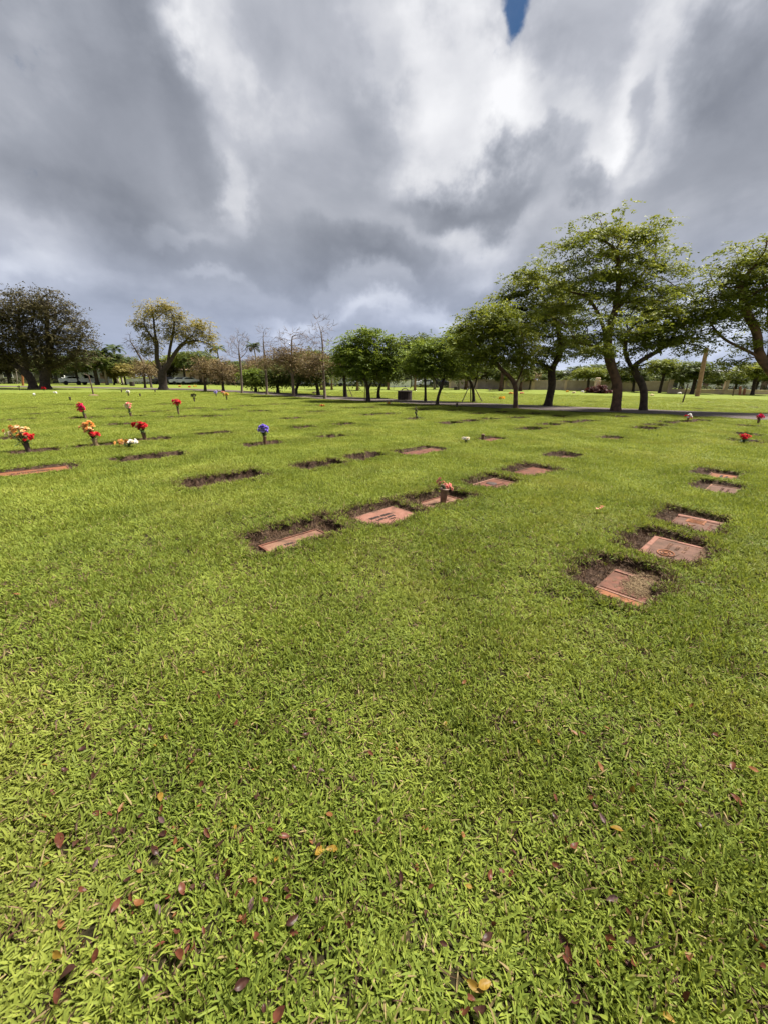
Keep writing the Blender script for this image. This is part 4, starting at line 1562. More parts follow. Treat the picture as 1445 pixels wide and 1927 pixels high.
def tree(name, label, group, base, trunks, blobs, leaf='green', bark=None, r0=0.2, natt=500, step=0.32, kill=0.5, nleaf=10, lsize=0.14, spread=0.2,
         seed=1, lpc=80, clump=0.34, layer=0.0, twigs=0, shell=0.5, maxtips=3, flat=0.42, thin=0.0, rpow=0.6, minr=0.006, leaf_blobs=None, aspect=0.45, deep=0.85, cat='tree'):
    b = gp(*base)
    Y = b[1]
    tr = []
    for i, t in enumerate(trunks):
        pts = []
        for q in t:
            p = at(q[0], q[1], Y + (q[2] if len(q) > 2 else 0.0))
            pts.append(p)
        tr.append((pts, None if i == 0 else 0))
    tr[0][0][0] = np.array([b[0], b[1], -0.10])
    bl = [pblob(q[0], q[1], q[2], q[3], Y, deep, q[4] if len(q) > 4 else 0.0) for q in blobs]
    A = crown_points(bl, natt, seed, shell)
    A = A[A[:, 2] > 0.9]
    if layer:
        # the foliage gathers into spreading shelves
        q = A[:, 2] + 0.35 * np.sin(A[:, 0] * 1.1 + seed) + 0.3 * np.cos(A[:, 1] * 1.3 + 2 * seed)
        A[:, 2] += 0.72 * (np.round(q / layer) * layer - q)
    P, par, ntr = grow(tr, A, step, kill, seed)
    g = np.random.default_rng(seed + 5)
    if twigs:
        kids, tips = skeleton(P, par)
        ends = [i for i in range(ntr, len(P)) if tips[i] <= 2]
        nP, npar = list(P), list(par)
        for i in ends:
            for _ in range(twigs):
                d = P[i] - P[par[i]]
                d = d / (np.linalg.norm(d) + 1e-9) + g.normal(0, 0.55, 3) + np.array([0, 0, 0.15])
                d /= np.linalg.norm(d)
                q = P[i] + d * step * 0.7
                nP.append(q); npar.append(i)
                d2 = d + g.normal(0, 0.4, 3)
                d2 /= np.linalg.norm(d2)
                nP.append(q + d2 * step * 0.7); npar.append(len(nP) - 2)
        P, par = np.array(nP), np.array(npar)
    kids, tips = skeleton(P, par)
    root = tips[0]
    rad = np.maximum(r0 * (tips / root) ** rpow, minr)
    # slight taper along the trunk
    origin = np.array([b[0], b[1], 0.0])
    e = empty(name, origin, 0, label, cat, group)
    V, Lp = tubes(P, par, kids, rad, flare=0.55, base_z=0.0)
    me = np_mesh('trunk', np.array(V) - origin, np.array(Lp), np.full(len(Lp), 4), bark or BARK, True)
    link('trunk', me, e)
    if nleaf:
        sel = np.nonzero((tips <= maxtips) & (np.arange(len(P)) >= ntr))[0]
        if leaf_blobs is not None:
            LB = [pblob(q[0], q[1], q[2], q[3], Y, 1.3) for q in leaf_blobs]
            ok = np.zeros(len(sel), bool)
            for c in LB:
                ok |= (((P[sel] - np.array(c[:3])) / np.array(c[3:6])) ** 2).sum(1) < 1.15
            sel = sel[ok]
        if thin:
            sel = sel[g.random(len(sel)) > thin]
        # leaf clumps: one about every point the branches reached for
        cc = A
        if leaf_blobs is not None:
            ok = np.zeros(len(cc), bool)
            for c in LB:
                ok |= (((cc - np.array(c[:3])) / np.array(c[3:6])) ** 2).sum(1) < 1.15
            cc = cc[ok]
        if thin:
            cc = cc[g.random(len(cc)) > thin]
        ns = max(1, int(lpc / nleaf))
        ids = np.repeat(np.arange(len(cc)), ns)
        out_ = g.normal(0, 1, (len(ids), 3)) * np.array([1, 1, .3])
        out_ /= np.linalg.norm(out_, axis=1)[:, None]
        sub = cc[ids] + out_ * clump * g.uniform(0, 1.5, (len(ids), 1)) + g.normal(0, 1, (len(ids), 3)) * clump * np.array([.12, .12, .2])
        Dn = P[sel] - P[par[sel]]
        Dn = Dn / (np.linalg.norm(Dn, axis=1)[:, None] + 1e-9)
        C = np.concatenate([P[sel], sub])
        Dn = np.concatenate([Dn, out_])
        ctn = np.concatenate([g.uniform(0, 1, len(sel)), g.uniform(0, 1, len(cc))[ids]])
        V, Lp, tint = leaf_cards(C, Dn, nleaf, spread, lsize, seed + 9, flat, aspect, 0.25, ctn)
        me = np_mesh('crown', V - origin, Lp, np.full(len(Lp), 4), M_TREE[leaf], False, {'tint': ('POINT', tint)})
        link('crown', me, e)
        print(name, 'nodes', len(P), 'leaves', len(Lp))
    return e


G_ROAD = 'trees along the road'
# --- the big trees at the right
tree('spreading_tree', 'largest spreading tree on the right with a thick leaning reddish trunk at the road edge', G_ROAD, (1158, 774),
     [[(1158, 774), (1161, 745), (1160, 716), (1150, 690), (1143, 668), (1141, 640)], [(1141, 640), (1130, 600), (1108, 560)], [(1141, 640), (1155, 590), (1165, 530), (1160, 470)],
      [(1143, 668), (1115, 650, -.6), (1085, 645, -1.0)], [(1155, 590), (1190, 540), (1220, 500)]],
     [(1150, 448, 92, 48), (1085, 465, 62, 52), (1060, 520, 55, 50), (1200, 455, 74, 46), (1245, 490, 52, 46), (1275, 535, 46, 46), (1120, 540, 100, 55), (1205, 550, 95, 55), (1050, 575, 55, 50), (1150, 615, 105, 30, -1.2), (1075, 640, 55, 24, -1.0), (1250, 595, 62, 40), (1130, 655, 70, 18, -1.4), (1170, 500, 90, 50)],
     'green', BARK_RED, 0.215, 760, 0.27, 0.29, 9, 0.125, 0.14, 31, 58, 0.36, 0.85, shell=0.62, maxtips=1)
tree('spreading_tree', 'spreading tree with a slim bent trunk just right of the thick reddish trunk', G_ROAD, (1210, 773),
     [[(1210, 773), (1212, 745), (1207, 720), (1196, 702), (1187, 690)], [(1187, 690), (1215, 672), (1250, 655)], [(1187, 690), (1172, 660), (1180, 620)], [(1196, 702), (1220, 690), (1245, 690)]],
     [(1250, 625, 65, 35), (1290, 600, 50, 50), (1285, 650, 42, 24), (1200, 640, 50, 34), (1225, 580, 60, 45), (1180, 690, 30, 16)],
     'green', BARK, 0.17, 330, 0.27, 0.30, 8, 0.14, 0.15, 32, 52, 0.36, 0.75, shell=0.6, maxtips=3)
tree('spreading_tree', 'broad feathery tree leaning in from the right edge with its trunk out of frame', G_ROAD, (1502, 778),
     [[(1502, 778), (1490, 745), (1468, 715), (1445, 692), (1428, 672)], [(1428, 672), (1395, 655), (1362, 640)], [(1428, 672), (1425, 630), (1405, 590), (1390, 540)], [(1445, 692), (1450, 640), (1445, 580)],
      [(1428, 672), (1400, 672), (1375, 690)], [(1468, 715), (1490, 660), (1500, 600)]],
     [(1410, 500, 75, 45), (1470, 500, 80, 50), (1365, 550, 55, 45), (1430, 560, 80, 55), (1500, 580, 70, 70), (1350, 610, 45, 40), (1330, 585, 40, 42), (1375, 690, 40, 16), (1410, 640, 45, 30)],
     'green', BARK_RED, 0.26, 480, 0.27, 0.30, 9, 0.14, 0.15, 33, 60, 0.38, 0.85, shell=0.62, maxtips=3)
tree('spreading_tree', 'dark trunked tree standing left of the largest one, with a flared base', G_ROAD, (1030, 764),
     [[(1030, 764), (1035, 740), (1039, 715), (1035, 698), (1028, 688)], [(1028, 688), (1005, 680), (985, 675)], [(1035, 698), (1048, 680), (1055, 655), (1050, 620)], [(1055, 655), (1085, 640)]],
     [(1010, 530, 52, 42), (975, 555, 45, 42), (950, 590, 40, 40), (1050, 580, 60, 55), (1000, 610, 65, 45), (1065, 640, 60, 34), (1010, 665, 60, 18), (1100, 655, 40, 18), (1000, 690, 50, 10)],
     'green', BARK, 0.215, 540, 0.3, 0.34, 9, 0.15, 0.16, 34, 62, 0.40, 0.85, shell=0.6, maxtips=3)
tree('spreading_tree', 'tree with a thin forked V trunk at the road edge', G_ROAD, (970, 769),
     [[(970, 769), (969, 745), (970, 722)], [(970, 722), (952, 702), (930, 686), (915, 678)], [(970, 722), (980, 702), (988, 680), (985, 650)], [(930, 686), (925, 660), (930, 630)]],
     [(895, 605, 40, 26), (930, 600, 46, 34), (870, 640, 36, 30), (935, 625, 52, 34), (975, 630, 45, 36), (900, 650, 45, 30), (950, 660, 55, 28), (985, 680, 32, 26), (905, 680, 38, 20)],
     'green', BARK_RED, 0.115, 420, 0.27, 0.30, 9, 0.14, 0.15, 35, 62, 0.36, 0.7, shell=0.6, maxtips=3)
tree('spreading_tree', 'small tree held by wooden stakes left of the V trunk', G_ROAD, (891, 757),
     [[(891, 757), (890, 735), (886, 718), (876, 706), (866, 698)], [(890, 735), (896, 718), (898, 700)], [(876, 706), (872, 680)]],
     [(868, 650, 42, 34), (880, 685, 48, 26), (845, 660, 30, 28), (905, 670, 35, 30), (855, 685, 28, 22), (868, 625, 25, 18)],
     'fresh', BARK, 0.10, 260, 0.28, 0.32, 9, 0.15, 0.16, 36, 62, 0.34, 0.6, maxtips=3)
tree('spreading_tree', 'low green tree with a bowed thin trunk right of the litter bin', G_ROAD, (822, 762),
     [[(822, 762), (823, 745), (829, 730), (833, 722)], [(833, 722), (842, 700), (848, 680)], [(829, 730), (818, 715), (812, 702)], [(833, 722), (838, 690), (832, 665)]],
     [(805, 662, 48, 26), (840, 660, 42, 30), (775, 680, 30, 26), (790, 685, 36, 24), (850, 690, 30, 22), (815, 690, 42, 18)],
     'fresh', BARK, 0.085, 260, 0.26, 0.30, 9, 0.145, 0.16, 37, 62, 0.34, 0.6, maxtips=3)
tree('young_tree', 'dark topped slender tree behind the litter bin', G_ROAD, (800, 755.5),
     [[(800, 755.5), (800, 735), (799, 715), (798, 690)]],
     [(795, 646, 38, 16), (772, 655, 26, 20), (785, 668, 30, 24), (800, 690, 32, 18), (770, 690, 22, 22)], 'mid', BARK, 0.08, 180, 0.3, 0.34, 9, 0.17, 0.18, 38, 60, 0.34, maxtips=3)
# --- the middle
tree('bushy_tree', 'dense fresh green tree with several stems at the road edge, mid photo', G_ROAD, (693, 756),
     [[(693, 756), (693, 735)], [(693, 735), (689, 720), (684, 700)], [(693, 735), (698, 718), (704, 695)], [(689, 720), (676, 700), (660, 685)], [(698, 718), (716, 695), (730, 680)], [(684, 700), (686, 665), (690, 640)]],
     [(690, 637, 38, 20), (725, 645, 24, 16), (660, 650, 30, 22), (690, 668, 62, 26), (645, 685, 26, 26), (725, 690, 30, 28), (680, 700, 50, 16), (640, 668, 20, 14), (738, 668, 16, 20)],
     'fresh', BARK, 0.13, 420, 0.32, 0.34, 9, 0.165, 0.18, 39, 56, 0.42, 0.65, shell=0.65, maxtips=3)
tree('young_tree', 'small forked tree right behind the dense fresh green one', G_ROAD, (713, 750),
     [[(713, 750), (711, 737), (710, 728)], [(710, 728), (702, 718), (696, 708)], [(710, 728), (720, 718), (728, 706)]],
     [(712, 690, 34, 22), (735, 700, 20, 18), (740, 680, 16, 20)], 'mid', BARK, 0.11, 160, 0.36, 0.38, 9, 0.19, 0.2, 40, 70, 0.36)
tree('young_tree', 'staked dark green tree left behind the dense fresh green one', G_ROAD, (651, 747),
     [[(651, 747), (649, 730), (648, 710)]], [(645, 690, 30, 20), (655, 672, 22, 20)], 'mid', BARK, 0.13, 150, 0.4, 0.42, 9, 0.2, 0.2, 41, 70, 0.36)
G_BARE = 'young half bare trees along the road'
tree('bare_tree', 'tallest thin bare tree with rusty leaves low on its stem, left of the green tree', G_BARE, (612, 750.5),
     [[(612, 750.5), (610, 720), (608, 690), (608, 655), (605, 625)]],
     [(605, 612, 24, 22), (600, 640, 28, 25), (602, 680, 24, 20), (585, 692, 16, 14)], 'brown', TWIGW, 0.10, 260, 0.34, 0.36, 4, 0.13, 0.30, 42, 20, 0.45, twigs=4, leaf_blobs=[(600, 690, 34, 30)], minr=0.009, rpow=0.8)
tree('bare_tree', 'bare topped tree with a broad rusty lower crown, left of the tallest bare one', G_BARE, (553, 746),
     [[(553, 746), (552, 725), (551, 705), (549, 680)], [(551, 705), (538, 690), (525, 678)], [(551, 705), (562, 688), (572, 672)], [(549, 680), (550, 655), (549, 630)]],
     [(548, 640, 34, 24), (535, 678, 34, 22), (566, 680, 32, 22), (548, 665, 35, 18)], 'brown', TWIGW, 0.12, 330, 0.36, 0.38, 4, 0.14, 0.34, 43, 20, 0.5, twigs=4, leaf_blobs=[(545, 685, 60, 30)], minr=0.009)
tree('bare_tree', 'thin bare tree with two feathery tops and brown leaves below, third from the left', G_BARE, (503, 743),
     [[(503, 743), (502, 715), (500, 690), (498, 660), (495, 635)]],
     [(495, 625, 16, 16), (505, 655, 24, 22), (498, 680, 18, 18)], 'brown', TWIGW, 0.10, 230, 0.36, 0.38, 4, 0.13, 0.26, 44, 26, 0.4, twigs=2, leaf_blobs=[(500, 695, 26, 22)], minr=0.009, rpow=0.8)
tree('bare_tree', 'leafless young tree with a rounded airy top, leftmost of the bare ones', G_BARE, (456, 740.5),
     [[(456, 740.5), (455, 715), (454, 695), (452, 675)]],
     [(450, 650, 24, 24), (440, 665, 18, 16), (462, 662, 16, 18)], 'brown', TWIGW, 0.10, 420, 0.36, 0.4, 0, 0.1, 0.2, 45, twigs=4, minr=0.009, rpow=0.8)
for bx, by, cx, cy, rx, ry, lf, lab, sd in (
        (421, 737.5, 418, 697, 24, 22, 'brown', 'small rusty brown tree left of the leafless one', 51), (387, 736, 386, 692, 26, 22, 'brown', 'small brown tree standing left of the rusty one by the road', 52),
        (482, 738, 481, 708, 20, 14, 'fresh', 'little green round tree on the verge across the road', 53), (524, 740, 522, 702, 20, 22, 'mid', 'little dark tree across the road under the rusty crowns', 54),
        (557, 741.5, 572, 690, 30, 26, 'mid', 'pale stemmed tree across the road behind the rusty crown', 55), (600, 744, 592, 690, 28, 28, 'mid', 'dark leafy tree across the road left of the tallest bare one', 56),
        (274, 730.5, 271, 692, 25, 22, 'brown', 'brownish twiggy tree between the yellow green tree and the white panels', 57)):
    tree('young_tree', lab, 'small trees across the road', (bx, by), [[(bx, by), (bx - 1, by - 14), (cx, cy + ry * 0.7)]], [(cx, cy, rx, ry), (cx + 6, cy + 8, rx * .8, ry * .6)], lf, BARK, 0.13, 130, 0.45, 0.5,
         4 if lf == 'brown' else 8, 0.18 if lf == 'brown' else 0.26, 0.36, sd, 22 if lf == 'brown' else 64, 0.42, twigs=1 if lf == 'brown' else 0, minr=0.012)
# --- the left
G_LEFT = 'old trees at the left'
tree('old_tree', 'dark wide tree at the left edge whose trunk leans left', G_LEFT, (64, 731.5),
     [[(64, 731.5), (61, 715), (52, 702), (40, 692), (20, 686), (-5, 683)], [(52, 702), (50, 670), (40, 640), (35, 610)], [(20, 686), (0, 650), (-20, 620)], [(40, 692), (10, 660)]],
     [(30, 585, 50, 42), (-15, 600, 55, 50), (-40, 650, 50, 45), (30, 640, 55, 40), (0, 670, 60, 26), (60, 575, 40, 35)],
     'dark', BARK, 0.44, 650, 0.5, 0.52, 6, 0.24, 0.34, 61, 36, 0.6, shell=0.6, maxtips=2, twigs=1, thin=0.12, minr=0.018)
tree('old_tree', 'dark twiggy tree with a thick twin stemmed trunk, right of the left leaning one', G_LEFT, (86, 732),
     [[(86, 732), (83, 712), (78, 702)], [(78, 702), (68, 680), (62, 645), (66, 610)], [(83, 712), (90, 695), (95, 660), (105, 620)], [(90, 695), (112, 686), (130, 680), (148, 665)], [(95, 660), (88, 620), (90, 585)]],
     [(85, 575, 48, 40), (120, 600, 42, 36), (150, 632, 34, 34), (100, 640, 55, 40), (140, 665, 42, 24), (60, 640, 40, 40), (95, 680, 55, 16), (172, 648, 14, 18)],
     'dark', BARK, 0.50, 650, 0.5, 0.52, 6, 0.24, 0.34, 62, 32, 0.6, shell=0.6, maxtips=2, twigs=1, thin=0.2, minr=0.018)
tree('old_tree', 'yellow green sparse tree with bare curving limbs and a dark trunk', G_LEFT, (308, 733),
     [[(308, 733), (306, 715), (305, 702)], [(305, 702), (296, 680), (296, 650), (290, 610)], [(305, 702), (315, 690), (330, 665), (345, 645), (365, 630)], [(305, 702), (290, 685), (270, 670), (252, 655)], [(296, 650), (280, 625), (268, 608)],
      [(315, 690), (322, 650), (330, 605)], [(330, 665), (355, 674), (378, 676)], [(345, 645), (375, 640), (398, 650)]],
     [(290, 585, 30, 20), (315, 580, 24, 16), (335, 597, 20, 18), (268, 610, 18, 18), (372, 613, 26, 16), (392, 632, 20, 20), (345, 622, 24, 16), (285, 635, 20, 20), (400, 655, 10, 14), (320, 625, 22, 24), (355, 640, 25, 16), (282, 662, 16, 10)],
     'yellow', BARK, 0.46, 560, 0.40, 0.42, 6, 0.20, 0.20, 63, 30, 0.46, shell=0.6, maxtips=2, thin=0.08, rpow=0.74, minr=0.02)
tree('old_tree', 'bare twiggy limb tree poking out left of the yellow green crown', G_LEFT, (286, 729), [[(286, 729), (280, 700), (262, 668), (248, 645)]], [(246, 645, 12, 20), (255, 655, 14, 14)], 'brown', BARK, 0.12, 120, 0.4, 0.5, 0, seed=64, twigs=3, minr=0.018)

# --- trees farther off: a few grown kinds, copied
G_FAR = 'trees far across the cemetery'
PROTO = {}


def proto(kind, leaf, bark, seed, blobs, trunk_h, r0, natt=420, lsz=0.30, nleaf=9, step=0.45):
    tr = [([np.array([0, 0, -0.1]), np.array([0.05, 0.03, trunk_h * .5]), np.array([0.0, 0.1, trunk_h])], None)]
    A = crown_points(blobs, natt, seed, 0.6)
    P, par, ntr = grow(tr, A, step, 0.62, seed)
    kids, tips = skeleton(P, par)
    rad = np.maximum(r0 * (tips / tips[0]) ** 0.6, 0.012)
    V, Lp = tubes(P, par, kids, rad, flare=0.4)
    tm = np_mesh('trunk', V, np.array(Lp), np.full(len(Lp), 4), bark, True)
    g = np.random.default_rng(seed)
    ids = np.repeat(np.arange(len(A)), 2)
    o_ = g.normal(0, 1, (len(ids), 3)) * np.array([1, 1, .35])
    C = A[ids] + o_ * .25
    V, Lp, tint = leaf_cards(C, o_, nleaf, 0.3, lsz, seed + 3, 0.5, 0.5, 0.25, g.uniform(0, 1, len(A))[ids])
    cm = np_mesh('crown', V, Lp, np.full(len(Lp), 4), M_TREE[leaf], False, {'tint': ('POINT', tint)})
    PROTO[kind] = (tm, cm)


# unit kinds: about 5 m tall, 5-6 m wide
proto('round', 'mid', BARK, 71, [[0, 0, 3.5, 2.4, 2.2, 1.5], [1.2, 0.3, 3.0, 1.4, 1.5, 1.1], [-1.3, -0.2, 3.1, 1.4, 1.5, 1.1]], 1.6, 0.2)
proto('umbrella', 'green', BARK, 72, [[0, 0, 3.9, 2.9, 2.6, 0.9], [1.5, 0.3, 3.4, 1.6, 1.5, 0.8], [-1.6, -0.2, 3.3, 1.6, 1.5, 0.8]], 1.8, 0.2)
proto('lollipop', 'mid', BARK, 73, [[0, 0, 3.3, 1.3, 1.3, 1.6]], 1.7, 0.12, 240)
proto('rusty', 'brown', BARK, 74, [[0, 0, 3.4, 2.0, 1.9, 1.5], [0.8, 0, 2.9, 1.4, 1.5, 1.0]], 1.6, 0.15, 380, 0.22, 6)
proto('golden', 'yellow', BARK, 75, [[0, 0, 3.2, 2.0, 1.9, 1.4], [-1.1, 0, 2.7, 1.3, 1.3, .9]], 1.5, 0.16, 360, 0.3, 14)
proto('darkround', 'dark', BARK, 76, [[0, 0, 3.4, 2.3, 2.2, 1.6], [-1.0, 0, 3.0, 1.6, 1.5, 1.2]], 1.5, 0.2)


def far_tree(kind, px, by, topy, wide, label, rz=0.0, push=0.0):
    """stand a far tree on the lawn: base pixel, top row and crown width in the photograph"""
    b = gp(px, by)
    b[2] = 0
    if push:
        b[:2] *= (1 + push)
    top = at(px, topy, b[1])
    hgt = top[2]
    wid = abs(at(px + wide / 2, topy, b[1])[0] - at(px - wide / 2, topy, b[1])[0])
    e = empty('far_tree', b, rz, label, 'tree', 'tree row behind the houses' if 'distant green row' in label else G_FAR)
    tm, cm = PROTO[kind]
    w0 = {'round': 5.4, 'umbrella': 6.2, 'lollipop': 2.9, 'rusty': 4.4, 'golden': 4.6, 'darkround': 5.0}[kind]
    sc = (wid / w0, wid / w0, hgt / 5.0)
    e.scale = sc
    link('trunk', tm, e)
    link('crown', cm, e)


FT = [
    ('umbrella', 1104, 735.5, 689, 66, 'dark green rounded tree left of the pale monument'),
    ('lollipop', 1062, 733.5, 708, 17, 'clipped lollipop tree left of the monument'),
    ('round', 1022, 733, 702, 26, 'small round tree just left of the flared dark trunk'),
    ('round', 1150, 736, 692, 46, 'green tree behind the thick reddish trunk'),
    ('round', 1190, 737, 690, 60, 'green tree seen between the two right hand trunks'),
    ('umbrella', 1240, 739, 672, 75, 'olive tree behind the bent trunk'),
    ('round', 1300, 741, 676, 86, 'big olive tree behind the leaning pole'),
    ('umbrella', 1414, 743, 678, 92, 'spreading tree with a curved trunk far at the right edge'),
    ('round', 1345, 738, 700, 40, 'tree behind the low wall at right'),
    ('round', 930, 732, 682, 52, 'grey green tree behind the V trunk'),
    ('darkround', 905, 731.5, 684, 50, 'dull dark tree behind the staked tree'),
    ('round', 945, 733, 690, 44, 'dark round tree just left of the V trunk'),
    ('rusty', 995, 733.5, 690, 40, 'brown twiggy tree right of the V trunk'),
    ('rusty', 860, 730.5, 690, 42, 'rusty tree behind the bowed trunk'),
    ('round', 838, 728.5, 692, 36, 'green tree far behind the bowed trunk'),
    ('round', 772, 728, 668, 50, 'tree far behind the litter bin'),
    ('umbrella', 745, 728, 672, 46, 'tree far right of the dense fresh green tree'),
    ('round', 640, 727, 664, 52, 'tree far behind the staked dark green one'),
    ('round', 590, 726.5, 655, 60, 'tall dark tree far behind the rusty crowns'),
    ('darkround', 548, 726, 664, 60, 'dull tree far behind the broad rusty crown'),
    ('round', 515, 725.5, 672, 50, 'tree far behind the feathery bare tops'),
    ('rusty', 480, 725.5, 676, 44, 'brown tree far behind the little round tree'),
    ('round', 462, 725, 682, 40, 'dark tree behind the beige house'),
    ('rusty', 440, 725, 684, 42, 'rusty tree far left of the leafless tree'),
    ('darkround', 412, 724.5, 676, 44, 'dull tree behind the pink walled house'),
    ('round', 380, 724, 656, 66, 'dark tree behind the parked white cars, under the yellow green crown'),
    ('umbrella', 350, 723.5, 660, 56, 'tree behind the dark car right of the yellow green trunk'),
    ('rusty', 288, 722.5, 682, 48, 'mauve brown tree behind the white panels'),
    ('golden', 238, 724.5, 680, 46, 'small golden tree right of the far green trees at left'),
    ('golden', 216, 724, 686, 36, 'low golden bush tree left of the other golden one'),
    ('round', 184, 724.5, 655, 78, 'broad green tree right of the two dark trunks'),
    ('round', 150, 724, 668, 60, 'green tree between the dark crown and the broad green one'),
    ('round', 252, 722, 668, 44, 'dark tree behind the golden ones'),
    ('darkround', 20, 722, 664, 80, 'dark tree behind the clipped hedge at the left edge'),
    ('round', -20, 722, 655, 80, 'green tree behind the hedge cut by the left edge'),
    ('round', 100, 722, 676, 60, 'tree behind the hedge right of the two trunks'),
    ('round', 690, 727, 676, 46, 'tree behind the stems of the dense green tree'),
    ('round', 722, 727.5, 680, 44, 'tree behind the small forked one'),
    ('round', 880, 730, 676, 46, 'tree far behind the three stakes'),
    ('rusty', 815, 728, 690, 34, 'brown tree far behind the low green crown'),
    ('darkround', 325, 723, 676, 46, 'dull tree right behind the yellow green trunk'),
    ('umbrella', 1450, 741, 690, 60, 'tree beyond the low wall at the right edge'),
    ('round', 1275, 738, 694, 46, 'tree over the low wall left of the leaning pole'),
    ('round', 1380, 740, 698, 40, 'tree over the low wall right of the leaning pole'),
]
for i, q in enumerate(FT):
    far_tree(q[0], q[1], q[2], q[3], q[4], q[5], rz=i * 1.9, push=0.0)

g = random.Random(77)
x = -70.0
while x < 1500:
    byy = float(np.interp(x, (0, 600, 850, 1256, 1470), (722, 726, 730, 737, 742)))
    ty = float(np.interp(x, (0, 400, 700, 850, 1000, 1480), (668, 672, 676, 684, 690, 690))) + g.uniform(-9, 9)
    kd = g.choice(['round', 'round', 'darkround', 'umbrella', 'rusty' if x < 1000 else 'round'])
    far_tree(kd, x, byy, ty, g.uniform(44, 72), 'tree in the distant green row rising behind the houses and boundary walls', g.uniform(0, 6.28), 0.16 if x < 850 else 0.3)
    x += g.uniform(26, 42)

# --- palms far left
FROND = leafy('palm_frond', [(0, (0.018, 0.03, 0.012)), (0.6, (0.04, 0.06, 0.02)), (1, (0.09, 0.11, 0.03))], transl=0.2, wscale=1, wamt=0.3)


def palm(px, by, topy, label, seed, crown=True, r=0.16, bark=BARK_PALE):
    g = np.random.default_rng(seed)
    b = gp(px, by)
    b[2] = 0
    h = at(px, topy, b[1])[2]
    e = empty('palm_tree', b, 0, label, 'palm', 'palms far across the lawn')
    mb = MB()
    lean = g.normal(0, 0.04)
    zs = np.linspace(-0.1, h, 9)
    mb.tube([(lean * z * (z / h), 0, z) for z in zs], [r * (1.35 - 0.5 * (z / h)) + (0.1 if i == 0 else 0) for i, z in enumerate(zs)], 10)
    mb.build('trunk', bark, e, smooth=True)
    V, Fc, tint = [], [], []
    top = np.array([lean * h, 0, h])
    for k in range(15):
        az = k * 2.4 + g.uniform(-.2, .2)
        d = np.array([math.cos(az), math.sin(az), 0])
        s = np.array([-math.sin(az), math.cos(az), 0])
        el = g.uniform(-0.1, 1.2)
        ln = g.uniform(1.8, 2.5)
        p = top.copy()
        for j in range(14):
            a = el - 1.7 * (j / 14) ** 1.3
            q = p + (ln / 14) * (d * math.cos(a) + np.array([0, 0, math.sin(a)]))
            w = 0.55 * math.sin(math.pi * (j + 1.5) / 16)
            for sg in (-1, 1):
                b0 = len(V)
                tip = p + sg * s * w + d * 0.15 + np.array([0, 0, -0.25 * w])
                V += [p, q, tip + (q - p) * 0.6, tip]
                Fc.append((b0, b0 + 1, b0 + 2, b0 + 3))
                tint += [g.uniform(0, 1)] * 4
            p = q
    link('fronds', np_mesh('fronds', V, np.array(Fc), np.full(len(Fc), 4), FROND, False, {'tint': ('POINT', tint)}), e)


palm(203, 724.5, 664, 'pale trunked palm right of the broad green tree at left', 81)
palm(224, 722.5, 656, 'palm whose fronds rise above the golden trees at left', 82, r=0.14)
palm(232, 724, 676, 'pale leaning palm beside the golden tree', 83)
palm(420, 723, 657, 'palm rising above the rusty trees left of the bare tree', 84, r=0.14)
palm(186, 724, 676, 'short pale palm in front of the white truck', 85)
palm(489, 724, 654, 'palm above the roof between the bare trees', 86, r=0.14)


def tan_trunk(px, by, topy, label, r, bark, seed):
    """thick pale trunk of a tall tree; its crown is lost among the others"""
    b = gp(px, by)
    b[2] = 0
    h = at(px, topy, b[1])[2]
    e = empty('pale_trunk_tree', b, seed * 1.3, label, 'tree', 'tan trunked trees across the road')
    mb = MB()
    mb.tube([(0, 0, -0.1), (0.02, 0, h * 0.3), (-0.03, 0.03, h * 0.65), (0.03, 0, h)], [r * 1.5, r * 1.05, r * 0.95, r * 0.75], 10)
    for k in range(3):
        a = k * 2.1 + seed
        mb.tube([(0.0, 0, h * 0.95), (math.cos(a) * .4, math.sin(a) * .4, h + .5), (math.cos(a) * .9, math.sin(a) * .9, h + 1.1)], [r * .55, r * .4, r * .2], 6)
    mb.build('trunk', bark, e, smooth=True)
    g = np.random.default_rng(seed)
    C = g.normal(0, 1, (70, 3)) * np.array([.8, .8, .5]) + np.array([0, 0, h + 0.9])
    V, Lp, tint = leaf_cards(C, np.zeros_like(C), 16, 0.3, 0.3, seed, 0.5)
    link('crown', np_mesh('crown', V, Lp, np.full(len(Lp), 4), M_TREE['mid'], False, {'tint': ('POINT', tint)}), e)


for px, by, ty, r, bk, lab, sd in ((605.5, 733.5, 712, .16, BARK_TAN, 'tan trunk left of the tallest bare tree across the road', 1), (625, 733, 712, .13, BARK_TAN, 'slender tan trunk right of the tallest bare tree across the road', 2),
                                   (673, 734.5, 713, .15, BARK_TAN, 'tan trunk behind the stems of the dense green tree', 3), (780, 734.5, 708, .15, BARK_TAN, 'tan trunk right of the litter bin', 4),
                                   (876, 733, 704, .26, BARK_RED, 'thick reddish trunk behind the three stakes', 5), (817, 732.5, 712, .16, BARK_PALE, 'grey trunk behind the bowed thin trunk', 6),
                                   (941, 735.5, 700, .22, BARK_RED, 'thick reddish brown trunk left of the V trunk', 7), (978, 735.5, 708, .2, BARK_RED, 'brown trunk just right of the V trunk', 8),
                                   (730, 733.5, 712, .15, BARK_TAN, 'tan trunk left of the litter bin', 9), (862, 733.5, 708, .13, BARK_PALE, 'pale trunk left of the three stakes', 10)):
    tan_trunk(px, by, ty, lab, r, bk, sd)

# ------------------------------------------------------------------ posts, stakes, bin
WOOD = simple('weathered_wood', (0.12, 0.075, 0.05), (0.06, 0.038, 0.028), scale=9, rough=0.9, bump=0.4)
WOODL = simple('grey_wood', (0.26, 0.22, 0.18), (0.15, 0.12, 0.10), scale=9, rough=0.9, bump=0.3)


